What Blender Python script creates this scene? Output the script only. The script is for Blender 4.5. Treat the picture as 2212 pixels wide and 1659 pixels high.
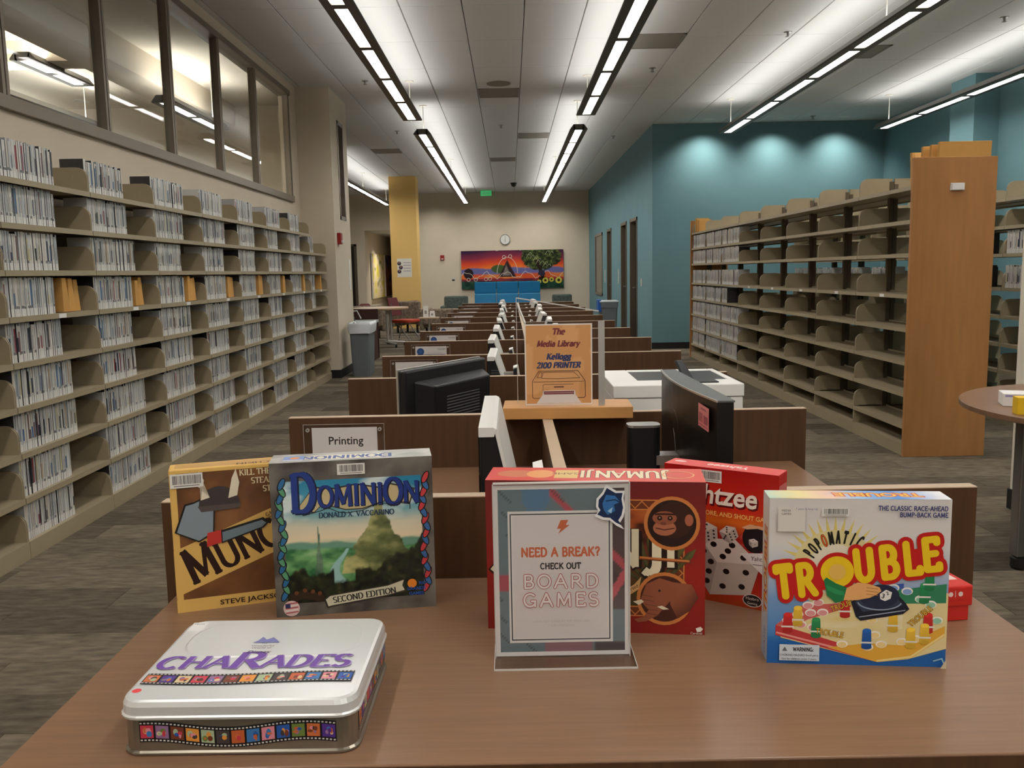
import bpy, bmesh, math, random
import numpy as np
from mathutils import Matrix, Vector
for o in list(bpy.data.objects): bpy.data.objects.remove(o)
random.seed(7); rng = np.random.default_rng(11)
SC = bpy.context.scene
C = SC.collection
PI = math.pi
# ------------------------------------------------------------------ camera, world, exposure
FPX, PITCH, ROLL, CAMH = 1900.0, math.radians(7.24), math.radians(1.1), 1.35
_F = Vector((0, math.cos(PITCH), -math.sin(PITCH))); _R = Vector((1, 0, 0)); _U = _R.cross(_F)
CR = _R*math.cos(ROLL) - _U*math.sin(ROLL); CU = _U*math.cos(ROLL) + _R*math.sin(ROLL)
cd = bpy.data.cameras.new('camera'); cd.sensor_width = 36; cd.lens = 36*FPX/2212; cd.clip_start = .02; cd.clip_end = 200
cam = bpy.data.objects.new('camera', cd); C.objects.link(cam)
cam.matrix_world = Matrix(((CR.x, CU.x, -_F.x, 0), (CR.y, CU.y, -_F.y, 0), (CR.z, CU.z, -_F.z, CAMH), (0, 0, 0, 1)))
SC.camera = cam
W = bpy.data.worlds.new('world'); SC.world = W; W.use_nodes = True
W.node_tree.nodes['Background'].inputs[0].default_value = (.8, .85, 1, 1); W.node_tree.nodes['Background'].inputs[1].default_value = .02
SC.view_settings.view_transform = 'Standard'; SC.view_settings.look = 'None'
SC.view_settings.gamma = 1; SC.view_settings.use_curve_mapping = False
SC.view_settings.exposure = 0.9
SC.cycles.max_bounces = 6; SC.cycles.diffuse_bounces = 3; SC.cycles.glossy_bounces = 2; SC.cycles.transmission_bounces = 2; SC.cycles.transparent_max_bounces = 10; SC.cycles.adaptive_threshold = .02; SC.cycles.use_light_tree = False
LAMP_DOWN, LAMP_UP, CAN_W = 17.0, 5.2, 46.0
def proj(p):
    q = Vector(p) - Vector((0, 0, CAMH)); d = q.dot(_F)
    if d < .05: return None
    return 1106+FPX*q.dot(CR)/d, 829.5-FPX*q.dot(CU)/d
# ------------------------------------------------------------------ materials
def lin(c):
    c /= 255.0
    return c/12.92 if c <= .04045 else ((c+.055)/1.055)**2.4
def S(r, g, b): return (lin(r), lin(g), lin(b))
MATS = {}
def mat(name, col, rough=.5, metal=0, spec=.5, noise=0, nscale=20, stretch=(1, 1, 1), bump=0, rand=0, emit=0, alpha=None, trans=0, ior=1.45, coat=0, detail=3):
    m = bpy.data.materials.new(name); m.use_nodes = True; nt = m.node_tree; b = nt.nodes['Principled BSDF']
    b.inputs['Base Color'].default_value = (*col, 1); b.inputs['Roughness'].default_value = rough; b.inputs['Metallic'].default_value = metal
    b.inputs['Specular IOR Level'].default_value = spec; b.inputs['IOR'].default_value = ior
    if trans: b.inputs['Transmission Weight'].default_value = trans
    if coat: b.inputs['Coat Weight'].default_value = coat; b.inputs['Coat Roughness'].default_value = .12
    if emit: b.inputs['Emission Color'].default_value = (*col, 1); b.inputs['Emission Strength'].default_value = emit
    src = None
    if noise or bump:
        tc = nt.nodes.new('ShaderNodeTexCoord'); mp = nt.nodes.new('ShaderNodeMapping'); mp.inputs['Scale'].default_value = stretch
        nz = nt.nodes.new('ShaderNodeTexNoise'); nz.inputs['Scale'].default_value = nscale; nz.inputs['Detail'].default_value = detail
        nt.links.new(tc.outputs['Object'], mp.inputs[0]); nt.links.new(mp.outputs[0], nz.inputs['Vector'])
        if noise:
            mr = nt.nodes.new('ShaderNodeMapRange'); mr.inputs[3].default_value = 1-noise; mr.inputs[4].default_value = 1+noise
            mr.inputs[1].default_value = .25; mr.inputs[2].default_value = .75
            nt.links.new(nz.outputs['Fac'], mr.inputs[0])
            mx = nt.nodes.new('ShaderNodeVectorMath'); mx.operation = 'SCALE'; mx.inputs[0].default_value = col
            nt.links.new(mr.outputs[0], mx.inputs['Scale']); src = mx.outputs[0]
        if bump:
            bp = nt.nodes.new('ShaderNodeBump'); bp.inputs['Strength'].default_value = bump; bp.inputs['Distance'].default_value = .002
            nt.links.new(nz.outputs['Fac'], bp.inputs['Height']); nt.links.new(bp.outputs[0], b.inputs['Normal'])
    if rand:
        oi = nt.nodes.new('ShaderNodeObjectInfo'); mr = nt.nodes.new('ShaderNodeMapRange')
        mr.inputs[3].default_value = 1-rand; mr.inputs[4].default_value = 1+rand
        nt.links.new(oi.outputs['Random'], mr.inputs[0])
        sc = nt.nodes.new('ShaderNodeVectorMath'); sc.operation = 'SCALE'
        if src is None: sc.inputs[0].default_value = col
        else: nt.links.new(src, sc.inputs[0])
        nt.links.new(mr.outputs[0], sc.inputs['Scale']); src = sc.outputs[0]
    if src is not None: nt.links.new(src, b.inputs['Base Color'])
    if alpha is not None: b.inputs['Alpha'].default_value = alpha
    MATS[name] = m
    return m
def attr_mat(name, rough=.5, spec=.4, coat=0, bumpy=0):
    m = bpy.data.materials.new(name); m.use_nodes = True; nt = m.node_tree; b = nt.nodes['Principled BSDF']
    a = nt.nodes.new('ShaderNodeVertexColor'); a.layer_name = 'Col'
    nt.links.new(a.outputs['Color'], b.inputs['Base Color']); b.inputs['Roughness'].default_value = rough; b.inputs['Specular IOR Level'].default_value = spec
    if coat: b.inputs['Coat Weight'].default_value = coat; b.inputs['Coat Roughness'].default_value = .15
    MATS[name] = m
    return m
mat('cream', S(214, 201, 181), .85, spec=.2, noise=.03, nscale=3)
mat('cream_white', S(232, 222, 205), .85, spec=.2)
mat('teal', S(110, 146, 153), .8, spec=.2, noise=.04, nscale=2)
mat('ceil', S(212, 213, 212), .9, spec=.1, noise=.02, nscale=60, bump=.15)
mat('ceil_dark', S(60, 58, 54), .9)
mat('vent', S(132, 128, 118), .7, noise=.06, nscale=200)
mat('carpet', S(104, 95, 82), .97, spec=.05, noise=.42, nscale=26, stretch=(.35, 1.3, 1), bump=.5, rand=.42, detail=9)
mat('base_black', S(26, 24, 22), .6)
mat('window_frame', S(138, 126, 112), .45, metal=.3)
mat('door_frame', S(96, 84, 70), .5)
mat('dark_wood_door', S(38, 28, 20), .5)
mat('shelf', S(164, 150, 123), .42, spec=.45, noise=.03, nscale=8)
mat('shelf_dark', S(92, 80, 62), .5)
mat('maple', S(176, 124, 74), .5, spec=.35, noise=.1, nscale=7, stretch=(3, 3, .35), detail=6)
mat('maple_flat', S(206, 150, 88), .45, spec=.4, noise=.1, nscale=7, stretch=(.4, 4, 4), detail=6)
mat('walnut', S(84, 57, 36), .5, spec=.35, noise=.16, nscale=9, stretch=(6, 6, .35), detail=6)
mat('walnut_top', S(134, 101, 76), .3, spec=.5, noise=.13, nscale=14, stretch=(.5, 9, 4), detail=7)
mat('edge_band', S(196, 172, 146), .5, noise=.05, nscale=9)
mat('steel', S(150, 148, 144), .35, metal=.8)
mat('steel_light', S(190, 188, 182), .4, metal=.5)
mat('black_plastic', S(24, 24, 26), .4)
mat('black_gloss', S(22, 20, 19), .12, spec=.6)
mat('black_satin', S(26, 23, 21), .38, spec=.35)
mat('grey_plastic', S(92, 94, 94), .4)
mat('white_plastic', S(226, 224, 218), .4)
mat('printer_white', S(238, 236, 230), .45)
mat('silver', S(196, 192, 186), .3, metal=.85)
mat('tin', S(226, 226, 224), .3, metal=.35, spec=.6)
mat('tin_side', S(150, 142, 128), .28, metal=.8)
mat('fixture', S(82, 78, 70), .45, metal=.4)
mat('louver', S(214, 212, 216), .4, metal=.4)
mat('wire', S(205, 200, 190), .5)
mat('yellow', S(228, 190, 118), .8, spec=.2)
mat('manila', S(208, 158, 90), .75, spec=.2, noise=.05, nscale=6, rand=.1)
mat('paper', S(236, 232, 228), .8, spec=.2)
mat('red_alarm', S(150, 26, 22), .4)
mat('exit_green', S(60, 190, 110), .4, emit=.25)
mat('blue_fabric', S(38, 112, 156), .85, spec=.15, noise=.06, nscale=40)
mat('blue_fabric_light', S(62, 132, 172), .85, spec=.15)
mat('pattern_fabric', S(128, 112, 96), .9, noise=.5, nscale=28, detail=1)
mat('pattern_green', S(84, 94, 88), .9, noise=.35, nscale=34, detail=1)
mat('maroon', S(98, 44, 46), .85, noise=.12, nscale=20)
mat('orange_seat', S(182, 66, 40), .8)
mat('bin_grey', S(112, 119, 124), .55)
mat('bag', S(226, 230, 234), .35)
mat('bin_blue', S(30, 92, 176), .5)
mat('counter_top', S(176, 180, 180), .4, noise=.05, nscale=120)
mat('dark_mahogany', S(58, 24, 14), .4, noise=.1, nscale=8, stretch=(4, 4, .4))
mat('oak_table', S(178, 150, 118), .5, noise=.08, nscale=8, stretch=(.5, 5, 5))
mat('wall_plate', S(206, 200, 188), .5)
mat('clock_face', S(226, 226, 220), .4)
mat('red_box', S(206, 44, 36), .45, noise=.05, nscale=25)
mat('hanger_white', S(226, 222, 212), .6)
attr_mat('print', .42, .45)
attr_mat('print_gloss', .25, .5, coat=.4)
attr_mat('print_matte', .75, .25)
attr_mat('dvd', .32, .5)
def emis(name, col, s):
    m = bpy.data.materials.new(name); m.use_nodes = True; nt = m.node_tree; nt.nodes.clear()
    o = nt.nodes.new('ShaderNodeOutputMaterial'); e = nt.nodes.new('ShaderNodeEmission')
    e.inputs[0].default_value = (*col, 1); e.inputs[1].default_value = s; nt.links.new(e.outputs[0], o.inputs[0]); MATS[name] = m
emis('lamp_down', (1, .965, .905), LAMP_DOWN); emis('lamp_up', (1, .965, .91), LAMP_UP); emis('lamp_next', (1, .97, .93), 14)
emis('can_glow', (1, .95, .84), 5)
def glass(name, tint, refl=.06, dens=.0):
    m = bpy.data.materials.new(name); m.use_nodes = True; nt = m.node_tree; nt.nodes.clear()
    o = nt.nodes.new('ShaderNodeOutputMaterial'); t = nt.nodes.new('ShaderNodeBsdfTransparent'); g = nt.nodes.new('ShaderNodeBsdfGlossy'); mx = nt.nodes.new('ShaderNodeMixShader')
    lw = nt.nodes.new('ShaderNodeLayerWeight'); lw.inputs[0].default_value = .5; pw_ = nt.nodes.new('ShaderNodeMath'); pw_.operation = 'POWER'; pw_.inputs[1].default_value = 5; fr = nt.nodes.new('ShaderNodeMath'); fr.operation = 'MULTIPLY_ADD'; fr.inputs[1].default_value = .55; fr.inputs[2].default_value = .025
    nt.links.new(lw.outputs['Facing'], pw_.inputs[0]); nt.links.new(pw_.outputs[0], fr.inputs[0])
    t.inputs[0].default_value = (*tint, 1); g.inputs[0].default_value = (1, 1, 1, 1); g.inputs[1].default_value = .02
    nt.links.new(fr.outputs[0], mx.inputs[0]); nt.links.new(t.outputs[0], mx.inputs[1]); nt.links.new(g.outputs[0], mx.inputs[2]); nt.links.new(mx.outputs[0], o.inputs[0]); MATS[name] = m
glass('window_glass', (.93, .95, .94)); glass('acrylic', (.975, .975, .975)); 
mat('acrylic_edge', S(206, 202, 196), .3, spec=.6)
# ------------------------------------------------------------------ mesh helpers
class MB:
    def __init__(s): s.v = []; s.f = []; s.mi = []; s.c = []
    def add(s, vs, fs, m=0, col=None):
        n = len(s.v); s.v += [tuple(p) for p in vs]
        for f in fs: s.f.append(tuple(i+n for i in f)); s.mi.append(m); s.c.append(col)
        return s
    def box(s, x0, x1, y0, y1, z0, z1, m=0, col=None):
        vs = [(x0, y0, z0), (x1, y0, z0), (x1, y1, z0), (x0, y1, z0), (x0, y0, z1), (x1, y0, z1), (x1, y1, z1), (x0, y1, z1)]
        return s.add(vs, [(0, 3, 2, 1), (4, 5, 6, 7), (0, 1, 5, 4), (1, 2, 6, 5), (2, 3, 7, 6), (3, 0, 4, 7)], m, col)
    def hexa(s, vs, m=0, col=None):
        return s.add(vs, [(0, 3, 2, 1), (4, 5, 6, 7), (0, 1, 5, 4), (1, 2, 6, 5), (2, 3, 7, 6), (3, 0, 4, 7)], m, col)
    def prism(s, pts, axis, a, b, m=0, col=None):
        n = len(pts)
        def P(p, t): return (t, p[0], p[1]) if axis == 'x' else ((p[0], t, p[1]) if axis == 'y' else (p[0], p[1], t))
        vs = [P(p, a) for p in pts]+[P(p, b) for p in pts]
        fs = [tuple(range(n)), tuple(range(2*n-1, n-1, -1))]+[(i, i+n, (i+1) % n+n, (i+1) % n) for i in range(n)]
        return s.add(vs, fs, m, col)
    def loft(s, loops, m=0, cap0=True, cap1=True, col=None):
        n = len(loops[0]); vs = [p for l in loops for p in l]; fs = []
        for k in range(len(loops)-1):
            for i in range(n): fs.append((k*n+i, k*n+(i+1) % n, (k+1)*n+(i+1) % n, (k+1)*n+i))
        if cap0: fs.append(tuple(range(n-1, -1, -1)))
        if cap1: fs.append(tuple((len(loops)-1)*n+i for i in range(n)))
        return s.add(vs, fs, m, col)
    def lathe(s, prof, cx=0, cy=0, n=24, m=0):
        return s.loft([[(cx+r*math.cos(2*PI*i/n), cy+r*math.sin(2*PI*i/n), z) for i in range(n)] for r, z in prof], m)
    def tube(s, pts, r, n=8, m=0):
        pts = [Vector(p) for p in pts]; loops = []
        for i, p in enumerate(pts):
            d = (pts[min(i+1, len(pts)-1)]-pts[max(i-1, 0)]).normalized()
            a = d.cross(Vector((0, 0, 1)) if abs(d.z) < .9 else Vector((1, 0, 0))).normalized(); b = d.cross(a)
            rr = r[i] if isinstance(r, (list, tuple)) else r
            loops.append([tuple(p+a*rr*math.cos(2*PI*k/n)+b*rr*math.sin(2*PI*k/n)) for k in range(n)])
        return s.loft(loops, m)
    def cylx(s, c, r, a, b, axis='y', n=16, m=0):
        pts = [(c[0]+r*math.cos(2*PI*i/n), c[1]+r*math.sin(2*PI*i/n)) for i in range(n)]
        return s.prism(pts, axis, a, b, m)
    def mesh(s, name, mats):
        me = bpy.data.meshes.new(name); me.from_pydata(s.v, [], s.f)
        for m in mats: me.materials.append(MATS[m])
        if len(mats) > 1: me.polygons.foreach_set('material_index', s.mi)
        if any(c is not None for c in s.c):
            at = me.color_attributes.new('Col', 'FLOAT_COLOR', 'CORNER'); buf = []
            for f, c in zip(s.f, s.c):
                c = c or (.5, .5, .5); buf += [c[0], c[1], c[2], 1.0]*len(f)
            at.data.foreach_set('color', buf)
        bm = bmesh.new(); bm.from_mesh(me); bmesh.ops.recalc_face_normals(bm, faces=bm.faces); bm.to_mesh(me); bm.free()
        me.update(); return me
    def build(s, name, mats, parent=None, bevel=0, loc=None, smooth=False, rot=None):
        if isinstance(mats, str): mats = [mats]
        return link(s.mesh(name, mats), name, parent, bevel, loc, smooth, rot)
def link(me, name, parent=None, bevel=0, loc=None, smooth=False, rot=None):
    o = bpy.data.objects.new(name, me); C.objects.link(o)
    if parent is not None: o.parent = parent
    if loc is not None: o.location = loc
    if rot is not None: o.rotation_euler = rot
    if bevel:
        md = o.modifiers.new('bevel', 'BEVEL'); md.width = bevel; md.segments = 2; md.limit_method = 'ANGLE'; md.angle_limit = math.radians(40)
    if smooth:
        for p in me.polygons: p.use_smooth = True
    return o
def thing(name, label, cat, loc=(0, 0, 0), rotz=0, group=None):
    o = bpy.data.objects.new(name, None); C.objects.link(o); o.location = loc; o.rotation_euler = (0, 0, rotz); o.empty_display_size = .05
    return tag(o, label, cat, group)
def tag(o, label, cat, group=None):
    o['label'] = label; o['category'] = cat
    if group: o['group'] = group
    return o
def struct(o, label=None):
    o['kind'] = 'structure'
    if label: o['label'] = label
    return o
def rr(w, d, r, z, n=5, cx=0, cy=0):
    out = []
    for (sx, sy, a0) in ((1, 1, 0), (-1, 1, 90), (-1, -1, 180), (1, -1, 270)):
        for i in range(n+1):
            a = math.radians(a0+90*i/n); out.append((cx+sx*(w/2-r)+r*math.cos(a), cy+sy*(d/2-r)+r*math.sin(a), z))
    return out
ORD = ['first', 'second', 'third', 'fourth', 'fifth', 'sixth', 'seventh', 'eighth', 'ninth', 'tenth', 'eleventh', 'twelfth']
def nth(n): return str(n)+('th' if 10 <= n % 100 <= 20 else {1: 'st', 2: 'nd', 3: 'rd'}.get(n % 10, 'th'))
# ------------------------------------------------------------------ flat print (colour-attribute polygons, one mesh per print)
def arc(cx, cy, rx, ry, a0, a1, n=10):
    return [(cx+rx*math.cos(math.radians(a0+(a1-a0)*i/n)), cy+ry*math.sin(math.radians(a0+(a1-a0)*i/n))) for i in range(n+1)]
def _glyphs():
    g = {}
    g['A'] = (.78, [[(.04, 0), (.39, 1)], [(.39, 1), (.74, 0)], [(.17, .36), (.61, .36)]])
    g['B'] = (.66, [[(.12, 0), (.12, 1)], [(.12, 1)]+arc(.34, .76, .2, .24, 90, -90)+[(.12, .52)], [(.12, .52)]+arc(.36, .26, .24, .26, 90, -90)+[(.12, 0)]])
    g['C'] = (.74, [arc(.4, .5, .35, .5, 48, 312, 20)])
    g['D'] = (.78, [[(.12, 0), (.12, 1)], [(.12, 1)]+arc(.34, .5, .36, .5, 90, -90, 16)+[(.12, 0)]])
    g['E'] = (.62, [[(.12, 0), (.12, 1)], [(.12, 1), (.56, 1), (.56, .88)], [(.12, .52), (.48, .52)], [(.12, 0), (.58, 0), (.58, .13)]])
    g['F'] = (.58, [[(.12, 0), (.12, 1)], [(.12, 1), (.55, 1), (.55, .88)], [(.12, .52), (.46, .52)]])
    g['G'] = (.8, [arc(.4, .5, .35, .5, 48, 330, 20), [(.7, .02), (.7, .42)], [(.5, .42), (.72, .42)]])
    g['H'] = (.8, [[(.12, 0), (.12, 1)], [(.68, 0), (.68, 1)], [(.12, .52), (.68, .52)]])
    g['I'] = (.3, [[(.15, 0), (.15, 1)]])
    g['J'] = (.46, [[(.32, 1), (.32, .12)]+arc(.17, .08, .15, .2, 0, -130, 8)])
    g['K'] = (.76, [[(.12, 0), (.12, 1)], [(.12, .42), (.64, 1)], [(.28, .58), (.7, 0)]])
    g['L'] = (.58, [[(.12, 0), (.12, 1)], [(.12, 0), (.55, 0), (.55, .14)]])
    g['M'] = (.96, [[(.12, 0), (.16, 1)], [(.16, 1), (.48, .12)], [(.48, .12), (.8, 1)], [(.8, 1), (.84, 0)]])
    g['N'] = (.84, [[(.12, 0), (.12, 1)], [(.12, 1), (.72, 0)], [(.72, 0), (.72, 1)]])
    g['O'] = (.82, [arc(.41, .5, .36, .5, 0, 360, 24)])
    g['P'] = (.64, [[(.12, 0), (.12, 1)], [(.12, 1)]+arc(.36, .74, .24, .26, 90, -90)+[(.12, .48)]])
    g['R'] = (.72, [[(.12, 0), (.12, 1)], [(.12, 1)]+arc(.36, .75, .22, .25, 90, -90)+[(.12, .5)], [(.34, .5), (.7, 0)]])
    g['S'] = (.6, [arc(.3, .75, .22, .25, 40, 270, 14)+arc(.3, .25, .24, .25, 90, -140, 14)])
    g['T'] = (.7, [[(.35, 0), (.35, 1)], [(.04, .86), (.04, 1), (.66, 1), (.66, .86)]])
    g['U'] = (.8, [[(.12, 1), (.12, .32)]+arc(.4, .3, .28, .3, 180, 360, 14)+[(.68, .32), (.68, 1)]])
    g['V'] = (.76, [[(.04, 1), (.38, 0)], [(.38, 0), (.72, 1)]])
    g['X'] = (.74, [[(.06, 1), (.68, 0)], [(.06, 0), (.68, 1)]])
    g['Y'] = (.72, [[(.04, 1), (.36, .48)], [(.68, 1), (.36, .48)], [(.36, .48), (.36, 0)]])
    g['0'] = (.7, [arc(.35, .5, .29, .5, 0, 360, 22)])
    g['1'] = (.4, [[(.06, .84), (.22, 1), (.22, 0)]])
    g['2'] = (.62, [arc(.3, .74, .23, .26, 160, -20, 12)+[(.06, 0), (.58, 0), (.58, .12)]])
    x = .66
    g['a'] = (.56, [arc(.25, .22, .2, .22, 0, 360, 16), arc(.27, .46, .19, .2, 150, 0, 8)+[(.46, .04), (.53, 0)]])
    g['b'] = (.58, [[(.1, 1), (.1, 0)], arc(.3, .33, .22, .33, 0, 360, 18)])
    g['d'] = (.6, [[(.48, 1), (.48, 0)], arc(.28, .33, .22, .33, 0, 360, 18)])
    g['e'] = (.54, [[(.06, .36), (.47, .36)]+arc(.27, .34, .21, .33, 0, 310, 18)])
    g['g'] = (.58, [arc(.27, .42, .2, .24, 0, 360, 16), [(.44, .56), (.56, .68)], [(.16, .2), (.14, .08)]+arc(.27, -.12, .24, .16, 120, -220, 16)])
    g['h'] = (.62, [[(.1, 1), (.1, 0)], [(.1, .4)]+arc(.32, .42, .2, .24, 180, 0, 8)+[(.52, 0)]])
    g['i'] = (.28, [[(.14, x), (.14, 0)], [(.14, .86), (.14, .94)]])
    g['l'] = (.28, [[(.14, 1), (.14, 0)]])
    g['o'] = (.58, [arc(.28, .33, .23, .33, 0, 360, 18)])
    g['r'] = (.46, [[(.12, x), (.12, 0)], [(.12, .42)]+arc(.34, .44, .2, .2, 180, 60, 8)])
    g['y'] = (.58, [[(.05, x), (.3, 0)], [(.54, x), (.26, -.12), (.1, -.26)]])
    g['W'] = (1.0, [[(.04, 1), (.28, 0)], [(.28, 0), (.5, .9)], [(.5, .9), (.72, 0)], [(.72, 0), (.96, 1)]])
    g['?'] = (.56, [arc(.28, .76, .2, .24, 165, -40, 12)+[(.28, .42), (.28, .3)], [(.28, .04), (.28, .07)]])
    g['-'] = (.46, [[(.08, .45), (.38, .45)]])
    g[':'] = (.24, [[(.12, .06), (.12, .1)], [(.12, .5), (.12, .54)]])
    g['.'] = (.24, [[(.1, .02), (.12, .06)]])
    g[' '] = (.34, [])
    return g
GLY = _glyphs()
DZ = .000009
class Art:
    def __init__(s, base=0.0, dz=DZ): s.v = []; s.f = []; s.c = []; s.z = base; s.dz = dz
    def up(s, k=1): s.z += s.dz*k
    def poly(s, pts, col, up=True):
        s.up(1 if up else .25)
        n = len(s.v); cols = col if isinstance(col, list) else [col]*len(pts)
        s.v += [(p[0], p[1], s.z) for p in pts]; s.f.append(tuple(range(n, n+len(pts)))); s.c += [tuple(c) for c in cols]
        return s
    def rect(s, x0, y0, x1, y1, col, col2=None):
        return s.poly([(x0, y0), (x1, y0), (x1, y1), (x0, y1)], [col, col, col2, col2] if col2 else col)
    def disc(s, cx, cy, r, col, ry=None, n=20, rot=0, up=True):
        ry = ry or r; c, q = math.cos(rot), math.sin(rot); pts = []
        for i in range(n):
            a = 2*PI*i/n; x, y = r*math.cos(a), ry*math.sin(a); pts.append((cx+c*x-q*y, cy+q*x+c*y))
        return s.poly(pts, col, up)
    def line(s, pts, w, col, closed=False, up=True):
        if up: s.up()
        if closed: pts = list(pts)+[pts[0]]
        for (a, b) in zip(pts[:-1], pts[1:]):
            dx, dy = b[0]-a[0], b[1]-a[1]; l = math.hypot(dx, dy) or 1e-9; nx, ny = -dy/l*w/2, dx/l*w/2; ex, ey = dx/l*w*.3, dy/l*w*.3
            s.poly([(a[0]+nx-ex, a[1]+ny-ey), (a[0]-nx-ex, a[1]-ny-ey), (b[0]-nx+ex, b[1]-ny+ey), (b[0]+nx+ex, b[1]+ny+ey)], col, up=False)
        return s
    def ring(s, cx, cy, r, w, col, ry=None, n=32):
        return s.line([(cx+r*math.cos(2*PI*i/n), cy+(ry or r)*math.sin(2*PI*i/n)) for i in range(n)], w, col, True)
    def grid(s, x0, y0, x1, y1, nx, ny, fn):
        s.up(); U, V = np.meshgrid(np.linspace(0, 1, nx+1), np.linspace(0, 1, ny+1)); col = np.clip(fn(U, V), 0, 1)
        n = len(s.v); X = x0+U*(x1-x0); Y = y0+V*(y1-y0)
        s.v += [(a, b, s.z) for a, b in zip(X.ravel().tolist(), Y.ravel().tolist())]; s.c += [tuple(c) for c in col.reshape(-1, 3).tolist()]
        for j in range(ny):
            for i in range(nx): a = n+j*(nx+1)+i; s.f.append((a, a+1, a+nx+2, a+nx+1))
        return s
    def _place(s, pts, x, y, rot, sh): 
        c, q = math.cos(rot), math.sin(rot)
        return [(x+c*(px+sh*py)-q*py, y+q*(px+sh*py)+c*py) for px, py in pts]
    def text(s, t, x, y, h, col, align='C', shear=0, rot=0, xs=1, bold=0, space=1):
        """plain sans lettering, cap height h"""
        cu = bpy.data.curves.new('lettering', 'FONT'); cu.body = t; cu.size = h/.73; cu.resolution_u = 3; cu.offset = bold*h; cu.space_character = space
        o = bpy.data.objects.new('lettering', cu); me = o.to_mesh()
        vs = [(v.co.x*xs, v.co.y) for v in me.vertices]; fs = [tuple(p.vertices) for p in me.polygons]
        o.to_mesh_clear(); bpy.data.objects.remove(o); bpy.data.curves.remove(cu)
        if not vs: return s
        x0 = min(v[0] for v in vs); x1 = max(v[0] for v in vs); sx = -(x0+x1)/2 if align == 'C' else (-x0 if align == 'L' else -x1)
        s.up(); n = len(s.v); s.v += [(a, b, s.z) for a, b in s._place([(v[0]+sx, v[1]) for v in vs], x, y, rot, shear)]
        s.f += [tuple(i+n for i in f) for f in fs]; s.c += [tuple(col)]*len(vs); s.last_w = x1-x0
        return s
    def serif(s, t, x, y, h, col, align='C', shear=0, rot=0, xs=1, thick=.17, thin=.06, ser=.11, sp=.06, tall={}):
        """pen-drawn serif lettering, cap height h; tall scales single letters"""
        s.up(); quads = []; cx = 0
        for i, ch in enumerate(t):
            adv, strokes = GLY.get(ch, GLY[' ']); k = tall.get(i, 1.0)
            for st in strokes:
                for a, b in zip(st[:-1], st[1:]):
                    dx, dy = b[0]-a[0], b[1]-a[1]; l = math.hypot(dx, dy)
                    if l < 1e-6: continue
                    th = math.atan2(dy, dx); w = thin+(thick-thin)*abs(math.sin(th-math.radians(-12 if dx*dy > 0 else 12)+0)); w *= (.62 if dx*dy > 0 and abs(dx) > .2 else 1)
                    nx, ny = -dy/l*w/2, dx/l*w/2; ex, ey = dx/l*thin*.35, dy/l*thin*.35
                    quads.append([((cx+p[0]*k*1.0)*xs, p[1]*k-(k-1)*.12) for p in [(a[0]+nx-ex, a[1]+ny-ey), (a[0]-nx-ex, a[1]-ny-ey), (b[0]-nx+ex, b[1]-ny+ey), (b[0]+nx+ex, b[1]+ny+ey)]])
                for e, f_ in ((st[0], st[1]), (st[-1], st[-2])):
                    if ser and abs(e[1]-f_[1]) > .3*abs(e[0]-f_[0]) and abs(e[1]-f_[1]) > .25 and min(abs(e[1]), abs(e[1]-1), abs(e[1]-.66)) < .02:
                        d = thin*.8 if e[1] < .3 else -thin*.8
                        quads.append([((cx+p[0]*k)*xs, p[1]*k-(k-1)*.12) for p in [(e[0]-ser, e[1]), (e[0]+ser, e[1]), (e[0]+ser, e[1]+d), (e[0]-ser, e[1]+d)]])
            cx += adv*k+sp
        wtot = (cx-sp)*xs; s.last_w = wtot*h; sx = -wtot/2 if align == 'C' else (0 if align == 'L' else -wtot)
        for q in quads: s.poly(s._place([((p[0]+sx)*h, p[1]*h) for p in q], x, y, rot, shear), col, up=False)
        return s
    def mono(s, t, x, y, h, col, w=.16, align='C', rot=0, shear=0, xs=1, sp=.1, nd=10):
        """round-ended even-stroke capitals, cap height h, stroke w*h"""
        s.up(); cx = 0; st_ = []
        for ch in t:
            adv, strokes = GLY.get(ch, GLY[' '])
            for st in strokes: st_.append([((cx+p[0])*xs, p[1]) for p in st])
            cx += adv+sp
        wt = (cx-sp)*xs; sx = -wt/2 if align == 'C' else (0 if align == 'L' else -wt); r = w*h/2
        for st in st_:
            pts = s._place([((p[0]+sx)*h, p[1]*h) for p in st], x, y, rot, shear)
            for p, q in zip(pts[:-1], pts[1:]):
                dx, dy = q[0]-p[0], q[1]-p[1]; l = math.hypot(dx, dy) or 1e-9; nx, ny = -dy/l*r, dx/l*r
                s.poly([(p[0]+nx, p[1]+ny), (p[0]-nx, p[1]-ny), (q[0]-nx, q[1]-ny), (q[0]+nx, q[1]+ny)], col, up=False)
            for p in pts: s.disc(p[0], p[1], r, col, n=nd, up=False)
        return s
    def barcode(s, x0, y0, x1, y1, seed=1):
        r = random.Random(seed); s.rect(x0, y0, x1, y1, S(226, 222, 214)); w = x1-x0; h = y1-y0; x = x0+w*.08; s.up()
        while x < x1-w*.08:
            b = w*r.choice((.008, .014, .022)); s.poly([(x, y0+h*.26), (x+b, y0+h*.26), (x+b, y1-h*.12), (x, y1-h*.12)], S(60, 56, 54), up=False); x += b+w*r.choice((.008, .012, .02))
        s.line([(x0+w*.12, y0+h*.14), (x1-w*.12, y0+h*.14)], h*.06, S(120, 116, 112)); return s
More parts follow.
